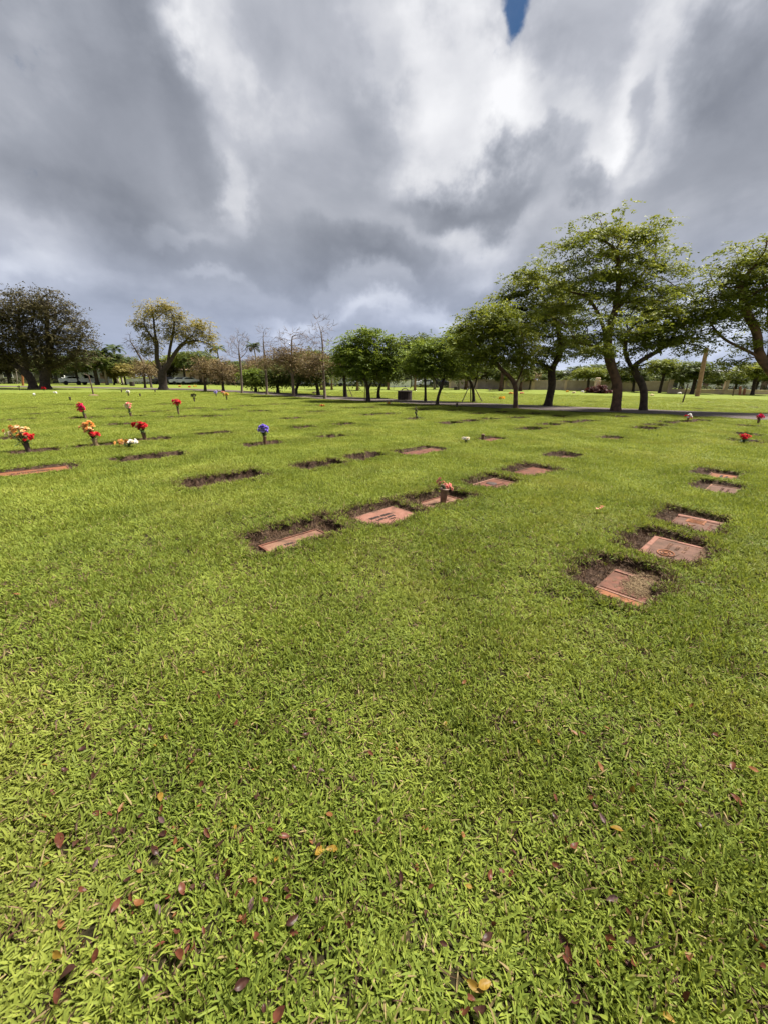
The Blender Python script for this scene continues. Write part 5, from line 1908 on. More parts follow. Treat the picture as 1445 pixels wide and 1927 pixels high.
def post(name, b_px, t_px, r, label, mat=WOOD, cat='post', group=None, top=None, dY=0.0):
    b = gp(*b_px)
    t = at(t_px[0], t_px[1], b[1] + dY)
    d = t - np.array([b[0], b[1], 0])
    mb = MB()
    mb.tube([(-d * 0.04).tolist(), (0, 0, 0), (d * 0.5 + np.array([0.004, 0, 0])).tolist(), d.tolist()], [r * 1.05, r * 1.05, r, r * 0.9], 8)
    o = mb.build(name, mat, None, (b[0], b[1], 0), smooth=False)
    return tag(o, label, cat, group)


pb = gp(177, 744.5)
e = empty('sign_post', (pb[0], pb[1], 0), 0, 'thin dark post with a short bent arm in a patch of bare soil at left', 'post')
hh = at(173.5, 706, pb[1])[2]
MB().tube([(0, 0, -.1), (0, 0, hh * .5), (-0.06, 0, hh)], [.05, .045, .045], 8).build('pole', WOOD, e)
MB().tube([(-0.06, 0, hh - .05), (-0.45, 0.1, hh + 0.10)], [.035, .03], 6).build('arm', WOOD, e)
MB().lathe([(0.42, 0.0), (0.30, 0.05), (0.12, 0.10)], 14, (0, 0, 0)).build('soil_mound', simple('mound_soil', (0.20, 0.12, 0.08), (0.10, 0.06, 0.04), scale=8, rough=1, bump=0.5), e, smooth=True)
post('tree_stake', (868.5, 757), (882, 726), .03, 'pale stake leaning right, leftmost of the three propping the small tree', WOODL, 'stake', 'stakes propping the small tree')
post('tree_stake', (885, 756.5), (884.5, 722), .04, 'upright dark stake beside the propped small tree', WOOD, 'stake', 'stakes propping the small tree')
post('tree_stake', (906.5, 756), (893, 731), .03, 'dark stake leaning left, rightmost of the three propping the small tree', WOOD, 'stake', 'stakes propping the small tree')
post('tree_stake', (663.5, 746), (655, 727), .03, 'thin stake leaning left against the staked dark green tree', WOOD, 'stake')
post('tree_stake', (646.5, 746), (646.5, 724), .03, 'pale upright stake at the staked dark green tree', WOODL, 'stake')
post('tree_stake', (686, 757.5), (686.5, 724), .025, 'thin upright rod just left of the dense green tree stems', WOOD, 'stake')
post('tree_stake', (966, 768), (965.5, 727), .02, 'pale thin rod tied left of the V trunk', WOODL, 'stake')
post('marker_post', (1283.5, 758), (1294, 722), .045, 'thin leaning post on the far lawn right of the bent trunk', WOOD, 'post')
post('marker_post', (1378, 745), (1381, 727), .06, 'short dark post on the far lawn near the right edge', WOOD, 'post')
post('utility_pole', (1311, 745.5), (1329, 655), .20, 'tall leaning brown pole on the far lawn at right', BARK_TAN, 'pole')
# worn bark base on the pole
BIN = simple('bin_brown', (0.075, 0.054, 0.045), (0.040, 0.028, 0.024), scale=12, rough=0.8, bump=0.4)


def litter_bin(px, by, topy, w_px, label, handle=True):
    b = gp(px, by)
    h = at(px, topy, b[1])[2]
    r = abs(at(px + w_px / 2, by, b[1])[0] - b[0])
    e = empty('litter_bin', (b[0], b[1], 0.0), 0.2, label, 'litter bin')
    mb = MB()
    mb.lathe([(r * .92, -0.02), (r * .94, 0.0), (r * .97, h * .5), (r, h * .96), (r * 1.02, h), (r * .9, h), (r * .88, h * .75), (r * .3, h * .74)], 24)
    mb.build('body', BIN, e)
    mb = MB()
    for i in range(24):
        a = 2 * math.pi * i / 24
        mb.box((r * 1.0 * math.cos(a), r * 1.0 * math.sin(a), h * .5), (0.02, r * .17, h * .92), a)
    mb.build('slats', BIN, e)
    if handle:
        mb = MB()
        mb.tube([(-r * .5, 0, h * .95), (-r * .42, 0, h * 1.12), (-r * .2, 0, h * 1.23), (r * .15, 0, h * 1.24), (r * .4, 0, h * 1.15), (r * .5, 0, h * .95)], 0.035, 8)
        mb.build('handle', BIN, e, smooth=True)
        MB().lathe([(r * 1.03, h * .93), (r * 1.06, h * .94), (r * 1.06, h * 1.005), (r * 1.0, h * 1.01)], 24).build('rim', BIN, e)


litter_bin(761, 753, 735.5, 26, 'dark brown slatted litter bin with a hoop handle beside the road')
litter_bin(250, 726.5, 718.5, 8, 'small brown bin in front of the white sign panels at left', False)
litter_bin(856.5, 734, 728, 6, 'small brown bin far off left of the three stakes', False)

# ------------------------------------------------------------------ monument and statue
CREAM = simple('cream_stone', (0.70, 0.55, 0.42), (0.52, 0.38, 0.28), scale=3, rough=0.8, bump=0.2)
WHITE = simple('white_plaster', (0.78, 0.77, 0.74), (0.66, 0.65, 0.62), scale=3, rough=0.7, bump=0.1)
b = gp(1120, 739.5)
k = at(1120, 711, b[1])[2]
e = empty('monument', (b[0], b[1], 0), 0.15, 'pale cream stone monument with a rounded niche top, ringed by dark red plants', 'monument')
s = k / 2.3
MB().box((0, 0, .12 * s), (1.5 * s, 1.1 * s, .28 * s)).build('plinth', CREAM, e, bevel=.02)
mb = MB()
mb.box((0, 0, 1.0 * s), (0.80 * s, .5 * s, 1.5 * s), 0, .9)
mb.build('shaft', CREAM, e, bevel=.03)
mb = MB()
mb.box((0, 0, 1.80 * s), (0.86 * s, .56 * s, .16 * s))
mb.box((0, 0, 2.02 * s), (0.60 * s, .44 * s, .28 * s))
mb.lathe([(.36 * s, 2.16 * s), (.38 * s, 2.2 * s), (.36 * s, 2.3 * s), (.2 * s, 2.32 * s)], 12)
mb.build('cap', CREAM, e, bevel=.02)
mb = MB()
ring(mb, 0, 0, .26 * s, .30 * s, .05 * s, 0, .04 * s, 20)
o = mb.build('medallion', simple('medallion', (0.72, 0.42, 0.2), scale=4), e, (0, -.27 * s, 1.35 * s), (R(90), 0, 0))
REDLEAF = leafy('red_leaf', [(0, (0.03, 0.010, 0.009)), (0.6, (0.085, 0.028, 0.021)), (1, (0.17, 0.065, 0.045))], transl=0.2, wscale=2, wamt=0.3)


def shrub(px, by, w, h, mat, label, seed, n=60, cat='shrub', group=None, lsz=0.22, dY=0):
    b = gp(px, by)
    b[1] += dY
    e = empty('shrub', (b[0], b[1], 0), 0, label, cat, group)
    g = np.random.default_rng(seed)
    C = g.normal(0, 1, (n, 3))
    C /= np.linalg.norm(C, axis=1)[:, None]
    C *= (g.uniform(0, 1, n) ** .4)[:, None] * np.array([w / 2, w / 2, h * .5]) * (1 + .2 * np.sin(C[:, :1] * 5))
    C[:, 2] += h * .52
    V, Lp, tint = leaf_cards(C, np.zeros_like(C), 16, lsz * .7, lsz, seed, .8)
    link('foliage', np_mesh('foliage', V, Lp, np.full(len(Lp), 4), mat, False, {'tint': ('POINT', tint)}), e)
    mb = MB()
    for k_ in range(5):
        a = k_ * 1.3
        mb.tube([(0, 0, -.03), (math.cos(a) * w * .15, math.sin(a) * w * .15, h * .4), (math.cos(a) * w * .3, math.sin(a) * w * .3, h * .75)], [.03, .02, .01], 5)
    mb.build('stems', BARK, e)


shrub(1112, 739.8, 1.0, 0.75, REDLEAF, 'dark red shrub at the left foot of the monument', 5)
shrub(1128, 740, 1.1, 0.95, REDLEAF, 'taller dark red shrub at the right foot of the monument', 6, 70)
shrub(1143, 740, 0.9, 0.5, REDLEAF, 'low reddish shrub right of the monument', 7, 40)
# white statue at left with open arms
b = gp(125.5, 722.3)
hs = at(125.5, 706.5, b[1])[2]
e = empty('statue', (b[0], b[1], 0), 0, 'white statue with outstretched arms in front of the far hedge at left', 'statue')
MB().box((0, 0, hs * .07), (hs * .34, hs * .3, hs * .16)).build('pedestal', WHITE, e, bevel=.02)
mb = MB()
mb.lathe([(hs * .13, hs * .14), (hs * .12, hs * .25), (hs * .10, hs * .5), (hs * .13, hs * .68), (hs * .12, hs * .76), (hs * .045, hs * .82), (hs * .05, hs * .85), (hs * .068, hs * .90), (hs * .06, hs * .96), (hs * .02, hs * 1.0)], 14)
for sg in (-1, 1):
    mb.tube([(sg * hs * .08, 0, hs * .74), (sg * hs * .22, -hs * .06, hs * .66), (sg * hs * .34, -hs * .12, hs * .76)], [hs * .06, hs * .05, hs * .03], 8)
mb.build('figure', WHITE, e, smooth=True)

# ------------------------------------------------------------------ hedges, walls, fences, houses, cars far off


def span(p0, p1):
    a, b_ = gp(*p0), gp(*p1)
    a[2] = b_[2] = 0
    d = b_ - a
    ln = float(np.hypot(d[0], d[1]))
    return a, b_, ln, math.atan2(d[1], d[0])


def hedge(p0, p1, h, w, label, seed):
    a, b_, ln, an = span(p0, p1)
    e = empty('hedge', a, an, label, 'hedge', 'hedges round the cemetery')
    g = np.random.default_rng(seed)
    n = int(ln * 14)
    C = np.stack([g.uniform(0, ln, n), g.uniform(-w / 2, w / 2, n), h * g.uniform(0, 1, n) ** .6], 1)
    V, Lp, tint = leaf_cards(C, np.zeros_like(C), 16, 0.16, 0.2, seed, .8)
    link('foliage', np_mesh('foliage', V, Lp, np.full(len(Lp), 4), M_TREE['hedge'], False, {'tint': ('POINT', tint)}), e)
    mb = MB()
    for i in range(int(ln / 0.8)):
        mb.tube([(i * .8 + .4, 0, -.05), (i * .8 + .45, .05, h * .7)], [.04, .02], 5)
    mb.build('stems', BARK, e)


hedge((-60, 722.2), (104, 722.6), 1.0, 0.9, 'long clipped brown green hedge at the far left', 3)
hedge((252, 722.8), (300, 723.2), 0.5, 0.6, 'low dark hedge in front of the white panels', 4)
hedge((330, 723.6), (420, 724.6), 0.55, 0.6, 'low dark hedge in front of the parked white cars', 5)
hedge((420, 724.8), (605, 726.4), 0.4, 0.6, 'low dark hedge edging the lawn before the garages', 6)
hedge((610, 726.6), (845, 729.8), 0.55, 0.7, 'low hedge edging the lawn behind the litter bin', 7)
WALLP = simple('wall_pinkish', (0.42, 0.33, 0.29), (0.32, 0.25, 0.22), scale=1.5, rough=0.9, bump=0.2)
WALLC = simple('wall_cream', (0.60, 0.45, 0.36), (0.48, 0.35, 0.27), scale=1.5, rough=0.9, bump=0.2)
BLOCK = simple('wall_greyish', (0.30, 0.27, 0.25), (0.21, 0.19, 0.18), scale=1.5, rough=0.9, bump=0.2)


def wall(p0, p1, h, label, mat, pillar=None, every=4.0, ph=1.4, cat='wall', name='boundary_wall'):
    a, b_, ln, an = span(p0, p1)
    e = empty(name, a, an, label, cat, 'walls and fences round the cemetery')
    MB().box((ln / 2, 0, h / 2 - .03), (ln, .2, h + .06)).build('panel', mat, e)
    MB().box((ln / 2, 0, h + .05), (ln, .28, .08)).build('coping', WALLC, e)
    n = max(1, int(ln / every))
    for i in range(n + 1):
        mb = MB()
        mb.box((i * ln / n, 0, ph / 2), (.38, .38, ph))
        mb.box((i * ln / n, 0, ph + .05), (.5, .5, .1))
        mb.build('pillar', pillar or WALLC, e)


wall((846, 730.8), (1000, 733.2), 1.35, 'pinkish grey block wall far behind the V trunk', WALLP)
wall((1002, 733.2), (1256, 737.0), 1.35, 'long pinkish grey block wall behind the monument', WALLP)
wall((1258, 739.6), (1470, 742.6), 0.42, 'low cream wall with tall pillars at the far right', WALLC, None, 5.2, 1.55)
wall((735, 728.6), (770, 728.9), 1.1, 'pale grey panel fence far behind the litter bin', WHITE, WHITE, 2.2, 1.2, 'fence', 'panel_fence')
wall((251, 722.3), (294, 722.9), 1.05, 'white panel fence left of the yellow green trunk', WHITE, WHITE, 2.0, 1.2, 'fence', 'panel_fence')
GLASS = simple('window_dark', (0.02, 0.022, 0.026), (0.012, 0.012, 0.014), scale=2, rough=0.15, bump=0, spec=0.6)
GAR = simple('garage_dark', (0.035, 0.036, 0.04), (0.025, 0.025, 0.028), scale=2, rough=0.5, bump=0.1)
ROOFS = [simple('roof_grey', (0.22, 0.21, 0.21), (0.15, 0.145, 0.145), scale=3, rough=0.9, bump=0.3), simple('roof_white', (0.40, 0.41, 0.43), (0.33, 0.33, 0.35), scale=2, rough=0.6, bump=0.1),
         simple('roof_brown', (0.20, 0.13, 0.10), (0.13, 0.085, 0.065), scale=3, rough=0.9, bump=0.3)]
hedge((846, 729.8), (1256, 735.8), 2.2, 1.6, 'tall dark hedge row showing over the long block wall at right', 14)
hedge((1258, 738.6), (1490, 741.6), 1.0, 1.2, 'hedge row behind the low cream wall at the far right', 15)
HOUSEM = {'beige': simple('plaster_beige', (0.50, 0.42, 0.33), (0.42, 0.35, 0.27), scale=1, rough=0.9, bump=0.1), 'pink': simple('plaster_pink', (0.66, 0.46, 0.38), (0.55, 0.37, 0.30), scale=1, rough=0.9, bump=0.1),
          'grey': simple('plaster_grey', (0.30, 0.31, 0.33), (0.23, 0.235, 0.25), scale=1, rough=0.9, bump=0.1), 'white': WHITE, 'olive': simple('plaster_olive', (0.16, 0.15, 0.11), (0.11, 0.10, 0.08), scale=1, rough=0.9, bump=0.1)}


def house(px, by, w, d, h, wallm, roof, label, rz=0.0, garages=1, push=5.0, rh=1.3):
    b = gp(px, by)
    v = b[:2] / np.hypot(b[0], b[1])
    b[:2] += v * push
    an = math.atan2(-v[0], v[1]) + rz
    e = empty('house', (b[0], b[1], 0), an, label, 'house', 'houses beyond the cemetery')
    MB().box((0, d / 2, h / 2 - .05), (w, d, h + .1)).build('wall', HOUSEM[wallm], e)
    o = .45
    mb = MB()
    x, y0, y1, z = w / 2 + o, -o, d + o, h + .02
    mb.add([(-x, y0, z), (x, y0, z), (x, y1, z), (-x, y1, z), (-x + d * .45, d / 2, z + rh), (x - d * .45, d / 2, z + rh), (-x, y0, z + .12), (x, y0, z + .12), (x, y1, z + .12), (-x, y1, z + .12)],
           [(3, 2, 1, 0), (0, 1, 7, 6), (1, 2, 8, 7), (2, 3, 9, 8), (3, 0, 6, 9), (6, 7, 5, 4), (7, 8, 5), (8, 9, 4, 5), (9, 6, 4)])
    mb.build('roof', ROOFS[roof], e)
    xs = np.linspace(-w / 2 + 1.6, w / 2 - 1.6, max(2, int(w / 3.2)))
    for i, xx in enumerate(xs):
        if i < garages:
            MB().box((xx, -.02, 1.05), (2.3, .08, 2.1)).build('garage_door', GAR, e)
        elif i == garages:
            MB().box((xx, -.02, 1.0), (.95, .08, 2.0)).build('door', ROOFS[2], e)
        else:
            f = MB().box((xx, -.02, 1.55), (1.5, .06, 1.1)).build('window', WHITE, e)
            MB().box((xx, -.06, 1.55), (1.3, .04, .9)).build('pane', GLASS, f)


HS = [(20, 721.5, 16, 7, 3.0, 'olive', 2, 'dark low house behind the clipped hedge at far left', 1), (165, 722.5, 9, 6, 2.6, 'grey', 0, 'grey house behind the white truck at left', 1), (392, 723.6, 9, 7, 2.7, 'pink', 2, 'pink walled house behind the low hedge', 0),
      (340, 723.2, 9, 7, 2.6, 'white', 1, 'white roofed house behind the parked cars', 1), (425, 724.2, 7, 6, 2.5, 'grey', 0, 'grey garages left of the beige house', 2), (460, 724.4, 8, 6, 2.7, 'beige', 2, 'beige house with a brown roof behind the bare trees', 1),
      (512, 724.8, 9, 6, 2.6, 'beige', 0, 'dull beige house behind the feathery bare tree', 2), (570, 725.4, 9, 6, 2.6, 'white', 0, 'white house behind the red car', 1), (640, 726.2, 10, 6, 2.5, 'white', 1, 'white roofed house right of the tallest bare tree', 1),
      (700, 727, 9, 6, 2.6, 'grey', 0, 'grey house behind the dense green tree', 1), (790, 728.2, 10, 6, 2.5, 'white', 1, 'white roofed house behind the slender tree', 1), (840, 729.2, 8, 6, 2.5, 'beige', 1, 'beige house far behind the bowed trunk', 1),
      (910, 730.6, 9, 6, 2.4, 'white', 1, 'white roofed house over the wall behind the staked tree', 1), (1048, 733, 8, 6, 2.4, 'white', 1, 'white roofed house over the wall right of the flared trunk', 0), (1125, 735, 10, 6, 2.3, 'white', 1, 'white roofed house over the wall behind the monument', 0),
      (1225, 737, 9, 6, 2.3, 'beige', 1, 'pale house over the wall right of the bent trunk', 0), (1290, 739, 9, 6, 2.4, 'white', 1, 'white house left of the leaning pole', 1), (1350, 740, 10, 6, 2.4, 'white', 1, 'white roofed house right of the leaning pole', 1),
      (1432, 741.5, 10, 6, 2.6, 'white', 1, 'white house behind the curved trunk at the right edge', 1), (965, 732.5, 8, 6, 2.4, 'white', 1, 'white roofed house over the wall behind the V trunk', 0)]
for q in HS:
    house(q[0], q[1], q[2], q[3], q[4], q[5], q[6], q[7], 0.05, q[8], 6.0 if q[0] < 850 else 38.0)

# cars
_car = {}
PAINT = {'white': simple('paint_white', (0.74, 0.75, 0.76), (0.70, 0.71, 0.72), scale=1, rough=0.25, bump=0, spec=0.6), 'dark': simple('paint_dark', (0.018, 0.019, 0.022), (0.015, 0.016, 0.018), scale=1, rough=0.2, bump=0, spec=0.6),
         'red': simple('paint_red', (0.16, 0.018, 0.02), (0.14, 0.015, 0.018), scale=1, rough=0.25, bump=0, spec=0.6), 'silver': simple('paint_silver', (0.40, 0.41, 0.43), (0.36, 0.37, 0.39), scale=1, rough=0.25, bump=0, spec=0.6)}
TYRE = simple('tyre', (0.02, 0.02, 0.02), (0.014, 0.014, 0.014), scale=8, rough=0.9)
RIMM = simple('wheel_rim', (0.4, 0.4, 0.42), (0.3, 0.3, 0.32), scale=4, rough=0.4, metal=0.6)


def car_meshes(color, truck):
    key = (color, truck)
    if key in _car:
        return _car[key]
    if truck:
        prof = [(-2.5, .45), (-2.55, .95), (-2.5, 1.05), (-0.6, 1.05), (-0.55, 1.75), (0.75, 1.75), (1.25, 1.12), (2.3, 1.02), (2.5, .85), (2.5, .45)]
        win = [(-0.42, 1.12), (-0.42, 1.64), (0.68, 1.64), (1.05, 1.12)]
    else:
        prof = [(-2.2, .4), (-2.25, .8), (-2.1, .98), (-1.45, 1.05), (-0.9, 1.42), (0.35, 1.45), (1.0, 1.02), (1.95, .88), (2.2, .7), (2.2, .4)]
        win = [(-1.2, 1.05), (-0.8, 1.34), (0.28, 1.37), (0.78, 1.05)]
    n = len(prof)
    mb = MB()
    P = []
    for s, k in ((-1, 0), (1, 0)):
        for x, z in prof:
            yy = .88 - (max(0, z - 1.0) * .35)
            P.append((x, s * yy, z))
    F_ = [tuple(range(n)), tuple(reversed(range(n, 2 * n)))]
    for i in range(n):
        j = (i + 1) % n
        F_.append((i, i + n, j + n, j))
    mb.add(P, F_)
    body = mb.mesh('body', PAINT[color], False, .03)
    mb = MB()
    for s in (-1, 1):
        ws = [(x, s * (.90 - max(0, z - 1.0) * .35), z) for x, z in win]
        wi = [(x, s * (.84 - max(0, z - 1.0) * .35), z) for x, z in win]
        mb.add(ws + wi, [(0, 1, 2, 3), (4, 5, 6, 7), (0, 1, 5, 4), (1, 2, 6, 5), (2, 3, 7, 6), (3, 0, 4, 7)])
    window = mb.mesh('window', GLASS)
    mb = MB()
    mb.lathe([(.20, -.10), (.31, -.10), (.33, -.05), (.33, .05), (.31, .10), (.20, .10)], 18)
    tyre = mb.mesh('tyre', TYRE)
    mb = MB()
    mb.lathe([(.05, -.09), (.2, -.085), (.2, .085), (.05, .09)], 14)
    rimm = mb.mesh('rim', RIMM)
    mb = MB()
    mb.box((0, 0, 0), (.05, .3, .12))
    lamp = mb.mesh('headlight', WHITE)
    _car[key] = (body, window, tyre, rimm, lamp)
    return _car[key]


def car(px, by, color, label, truck=False, rz=0.0, push=1.0):
    b = gp(px, by)
    v = b[:2] / np.hypot(b[0], b[1])
    b[:2] += v * push
    e = empty('parked_truck' if truck else 'parked_car', (b[0], b[1], 0), math.atan2(-v[0], v[1]) + rz, label, 'truck' if truck else 'car', 'vehicles parked beyond the lawn')
    body, window, tyre, rimm, lamp = car_meshes(color, truck)
    link('body', body, e)
    link('window', window, e)
    for sx in (-1.35, 1.35):
        for sy in (-.82, .82):
            w = link('wheel', tyre, e, (sx, sy, .33), (R(90), 0, 0))
            link('rim', rimm, w)
    for sy in (-.6, .6):
        link('headlight', lamp, e, (2.22 if not truck else 2.5, sy, .68))


for q in ((143, 723.8, 'white', 'white car parked right of the white statue', False), (167, 724, 'white', 'white pickup truck right of the white statue', True), (308, 723.4, 'dark', 'dark car just right of the yellow green trunk', False),
          (322, 723.6, 'dark', 'dark car left of the white ones', False), (343, 723.8, 'white', 'white car behind the low hedge, left of the two', False), (360, 724, 'white', 'white car behind the low hedge, beside the pink house', False),
          (537, 726, 'dark', 'dark car behind the broad rusty crown', False), (565, 726.2, 'red', 'dark red car behind the pale stemmed tree', False), (590, 726.6, 'white', 'white car left of the tan trunk', False),
          (655, 727.4, 'silver', 'silver car behind the staked dark green tree', False), (803, 729, 'white', 'white car behind the slender dark topped tree', False), (830, 729.4, 'dark', 'dark car behind the bowed trunk', False)):
    car(q[0], q[1], q[2], q[3], q[4], 0.1)
# white sign panels at left
for px, w, lab in ((242.5, .55, 'tall white sign panel leaning left beside the small brown bin'), (247.5, .5, 'shorter white sign panel just right of the taller one')):
    b = gp(px, 724.6)
    h = at(px, 712.5, b[1])[2]
    e = empty('sign_board', (b[0], b[1], 0), .1, lab, 'sign')
    MB().box((0, 0, h * .56), (w, .06, h * .86)).build('panel', WHITE, e, bevel=.01)
    MB().box((-w * .35, .04, h * .3), (.05, .05, h * .6)).build('leg', WOODL, e)
    MB().box((w * .35, .04, h * .3), (.05, .05, h * .6)).build('leg', WOODL, e)
# orange brown gate posts by the hedge
post('gate_post', (44, 725.5), (43, 704), .14, 'orange brown post at the hedge left of the two dark trunks', simple('post_orange', (0.42, 0.16, 0.06), (0.28, 0.10, 0.04), scale=4), 'post')
post('lamp_pole', (34, 722.5), (30, 692), .10, 'pale grey pole behind the hedge at far left', WOODL, 'pole')
for px, lab in ((1391, 'orange brown play frame post at the far right, beside the pillar'), (1399, 'short orange brown post right of the taller one at the far right')):
    post('frame_post', (px, 743), (px + 1.5, 727 if px < 1395 else 731), .13, lab, simple('post_rust', (0.45, 0.20, 0.10), (0.3, 0.12, 0.06), scale=4), 'post')

# ------------------------------------------------------------------ sky, clouds and light
world = bpy.data.worlds.new("World")
scene.world = world
world.use_nodes = True
nt = world.node_tree
nt.nodes.clear()
SUN_EL, SUN_AZ = R(60), R(68)      # azimuth measured clockwise from the view direction (+Y)
out = N(nt, 'ShaderNodeOutputWorld')
tc = N(nt, 'ShaderNodeTexCoord')
dirn = N(nt, 'ShaderNodeVectorMath', operation='NORMALIZE')
L(nt, tc.outputs['Generated'], dirn.inputs[0])
D0 = dirn.outputs['Vector']
sky = N(nt, 'ShaderNodeTexSky', sky_type='NISHITA')
sky.sun_disc = False
sky.sun_elevation = SUN_EL
sky.sun_rotation = SUN_AZ
bg_sky = N(nt, 'ShaderNodeBackground')
bg_sky.inputs['Strength'].default_value = 0.05 * 0.125
hsv = N(nt, 'ShaderNodeHueSaturation')
hsv.inputs['Saturation'].default_value = 1.7
L(nt, sky.outputs['Color'], hsv.inputs['Color'])
L(nt, hsv.outputs['Color'], bg_sky.inputs['Color'])


def M(op, a, b=None, c=None, clamp=False):
    n = N(nt, 'ShaderNodeMath', operation=op)
    n.use_clamp = clamp
    for i, v in enumerate((a, b, c)):
        if v is None:
            continue
        if isinstance(v, (int, float)):
            n.inputs[i].default_value = v
        else:
            L(nt, v, n.inputs[i])
    return n.outputs[0]


# cloud layer coordinates: the direction dropped on a flat cloud deck, so clouds crowd towards the horizon
sp = N(nt, 'ShaderNodeSeparateXYZ')
L(nt, D0, sp.inputs[0])
zc = M('ADD', M('MAXIMUM', sp.outputs['Z'], 0.0), 0.16)
cb = N(nt, 'ShaderNodeCombineXYZ')
L(nt, M('DIVIDE', sp.outputs['X'], zc), cb.inputs[0])
L(nt, M('DIVIDE', sp.outputs['Y'], zc), cb.inputs[1])
PL = cb.outputs[0]
# wind-drawn: longer along the view than across
mp = N(nt, 'ShaderNodeMapping')
mp.inputs['Scale'].default_value = (1.0, 0.55, 1.0)
mp.inputs['Rotation'].default_value = (0, 0, R(-12))
L(nt, PL, mp.inputs['Vector'])
PLS = mp.outputs[0]
# ragged edges for the big masses
w1 = noise(nt, D0, 4.2, 6, 0.56)
wv = N(nt, 'ShaderNodeVectorMath', operation='SUBTRACT')
L(nt, w1.outputs['Color'], wv.inputs[0])
wv.inputs[1].default_value = (0.5, 0.5, 0.5)
ws = N(nt, 'ShaderNodeVectorMath', operation='SCALE')
ws.inputs['Scale'].default_value = 0.27
L(nt, wv.outputs[0], ws.inputs[0])
dw = N(nt, 'ShaderNodeVectorMath', operation='ADD')
L(nt, D0, dw.inputs[0])
L(nt, ws.outputs[0], dw.inputs[1])
DW = dw.outputs[0]


def blob(px, py, sx, sy, amp, rot=0.0, src=DW):
    """one cloud mass: a soft ellipsoid about a direction of the sky"""
    c = Vector(ray(px, py)).normalized()
    r_ = c.cross(Vector((0, 0, 1))).normalized()
    u_ = r_.cross(c)
    ca, sa = math.cos(rot), math.sin(rot)
    a, b_ = r_ * ca + u_ * sa, -r_ * sa + u_ * ca
    mt_ = Matrix((a, b_, c)).transposed()
    e = mt_.to_euler('XYZ')
    n = N(nt, 'ShaderNodeMapping', vector_type='TEXTURE')
    n.inputs['Location'].default_value = c
    n.inputs['Rotation'].default_value = e
    ax = Vector(ray(px - sx, py)).angle(Vector(ray(px + sx, py))) / 2 * 1.05
    ay = Vector(ray(px, py - sy)).angle(Vector(ray(px, py + sy))) / 2 * 1.05
    n.inputs['Scale'].default_value = (ax, ay, 0.8)
    L(nt, src, n.inputs['Vector'])
    ln_ = N(nt, 'ShaderNodeVectorMath', operation='LENGTH')
    L(nt, n.outputs[0], ln_.inputs[0])
    mr_ = N(nt, 'ShaderNodeMapRange', interpolation_type='SMOOTHERSTEP')
    mr_.inputs['From Min'].default_value = 0.15
    mr_.inputs['From Max'].default_value = 1.5
    mr_.inputs['To Min'].default_value = amp
    mr_.inputs['To Max'].default_value = 0.0
    L(nt, ln_.outputs['Value'], mr_.inputs['Value'])
    return mr_.outputs['Result']


BLOBS = [  # px, py, half width px, half height px, amount, turn
    (190, 170, 210, 130, -0.24, 0.0), (340, 190, 70, 90, -0.16, 0.5), (30, 60, 120, 90, -0.06, 0), (60, 350, 110, 70, -0.16, 0), (250, 400, 170, 80, -0.22, -0.3),
    (430, 100, 80, 120, 0.27, 0.1), (365, 20, 70, 50, 0.26, 0), (490, 230, 60, 80, 0.06, 0.3), (440, 340, 50, 34, 0.26, 0.4), (690, 535, 110, 40, -0.22, 0.0), (430, 240, 70, 50, -0.08, 0), (320, 420, 90, 20, 0.16, 0.3),
    (610, 120, 60, 130, -0.04, 0.1), (650, 210, 80, 60, -0.12, 0), (720, 80, 90, 60, 0.18, 0), (600, 390, 190, 70, -0.14, 0.0), (730, 490, 140, 36, -0.34, 0.0), (520, 480, 120, 40, -0.16, 0),
    (870, 190, 120, 110, 0.36, 0.1), (770, 230, 70, 70, 0.12, 0), (1000, 110, 100, 90, 0.30, 0.1), (1130, 170, 80, 100, 0.26, 0.0), (960, 260, 90, 50, 0.16, 0),
    (1250, 85, 75, 95, 0.28, -0.2), (1310, 185, 55, 75, 0.22, -0.2), (1180, 250, 80, 60, 0.14, 0.0),
    (905, 335, 110, 46, -0.40, 0.25), (1090, 315, 52, 32, -0.36, 0.2), (1035, 225, 36, 36, -0.22, 0.4), (1225, 180, 30, 60, -0.24, -0.3), (830, 380, 60, 30, -0.14, 0),
    (1405, 70, 70, 120, -0.34, -0.2), (1390, 330, 140, 110, -0.20, 0), (1200, 380, 90, 50, -0.10, 0), (870, 460, 70, 60, 0.20, 0.5), (960, 420, 50, 30, 0.12, 0.3),
    (400, 512, 60, 14, 0.14, 0), (680, 545, 80, 16, 0.10, 0), (800, 595, 180, 26, 0.18, 0.0), (560, 602, 90, 18, 0.22, 0), (110, 545, 150, 40, 0.16, -0.1), (60, 470, 120, 30, 0.10, -0.2),
    (900, 540, 120, 26, -0.16, 0), (300, 590, 200, 30, -0.06, 0), (1000, 690, 360, 40, 0.14, 0), (1330, 650, 160, 50, 0.20, 0),
]
acc = None
for q in BLOBS:
    v = blob(*q)
    acc = v if acc is None else M('ADD', acc, v)
# billow detail, coarse and fine
n1 = noise(nt, PLS, 1.7, 7, 0.56)
n1.inputs['Distortion'].default_value = 0.35
n2 = noise(nt, PLS, 4.2, 5, 0.55)
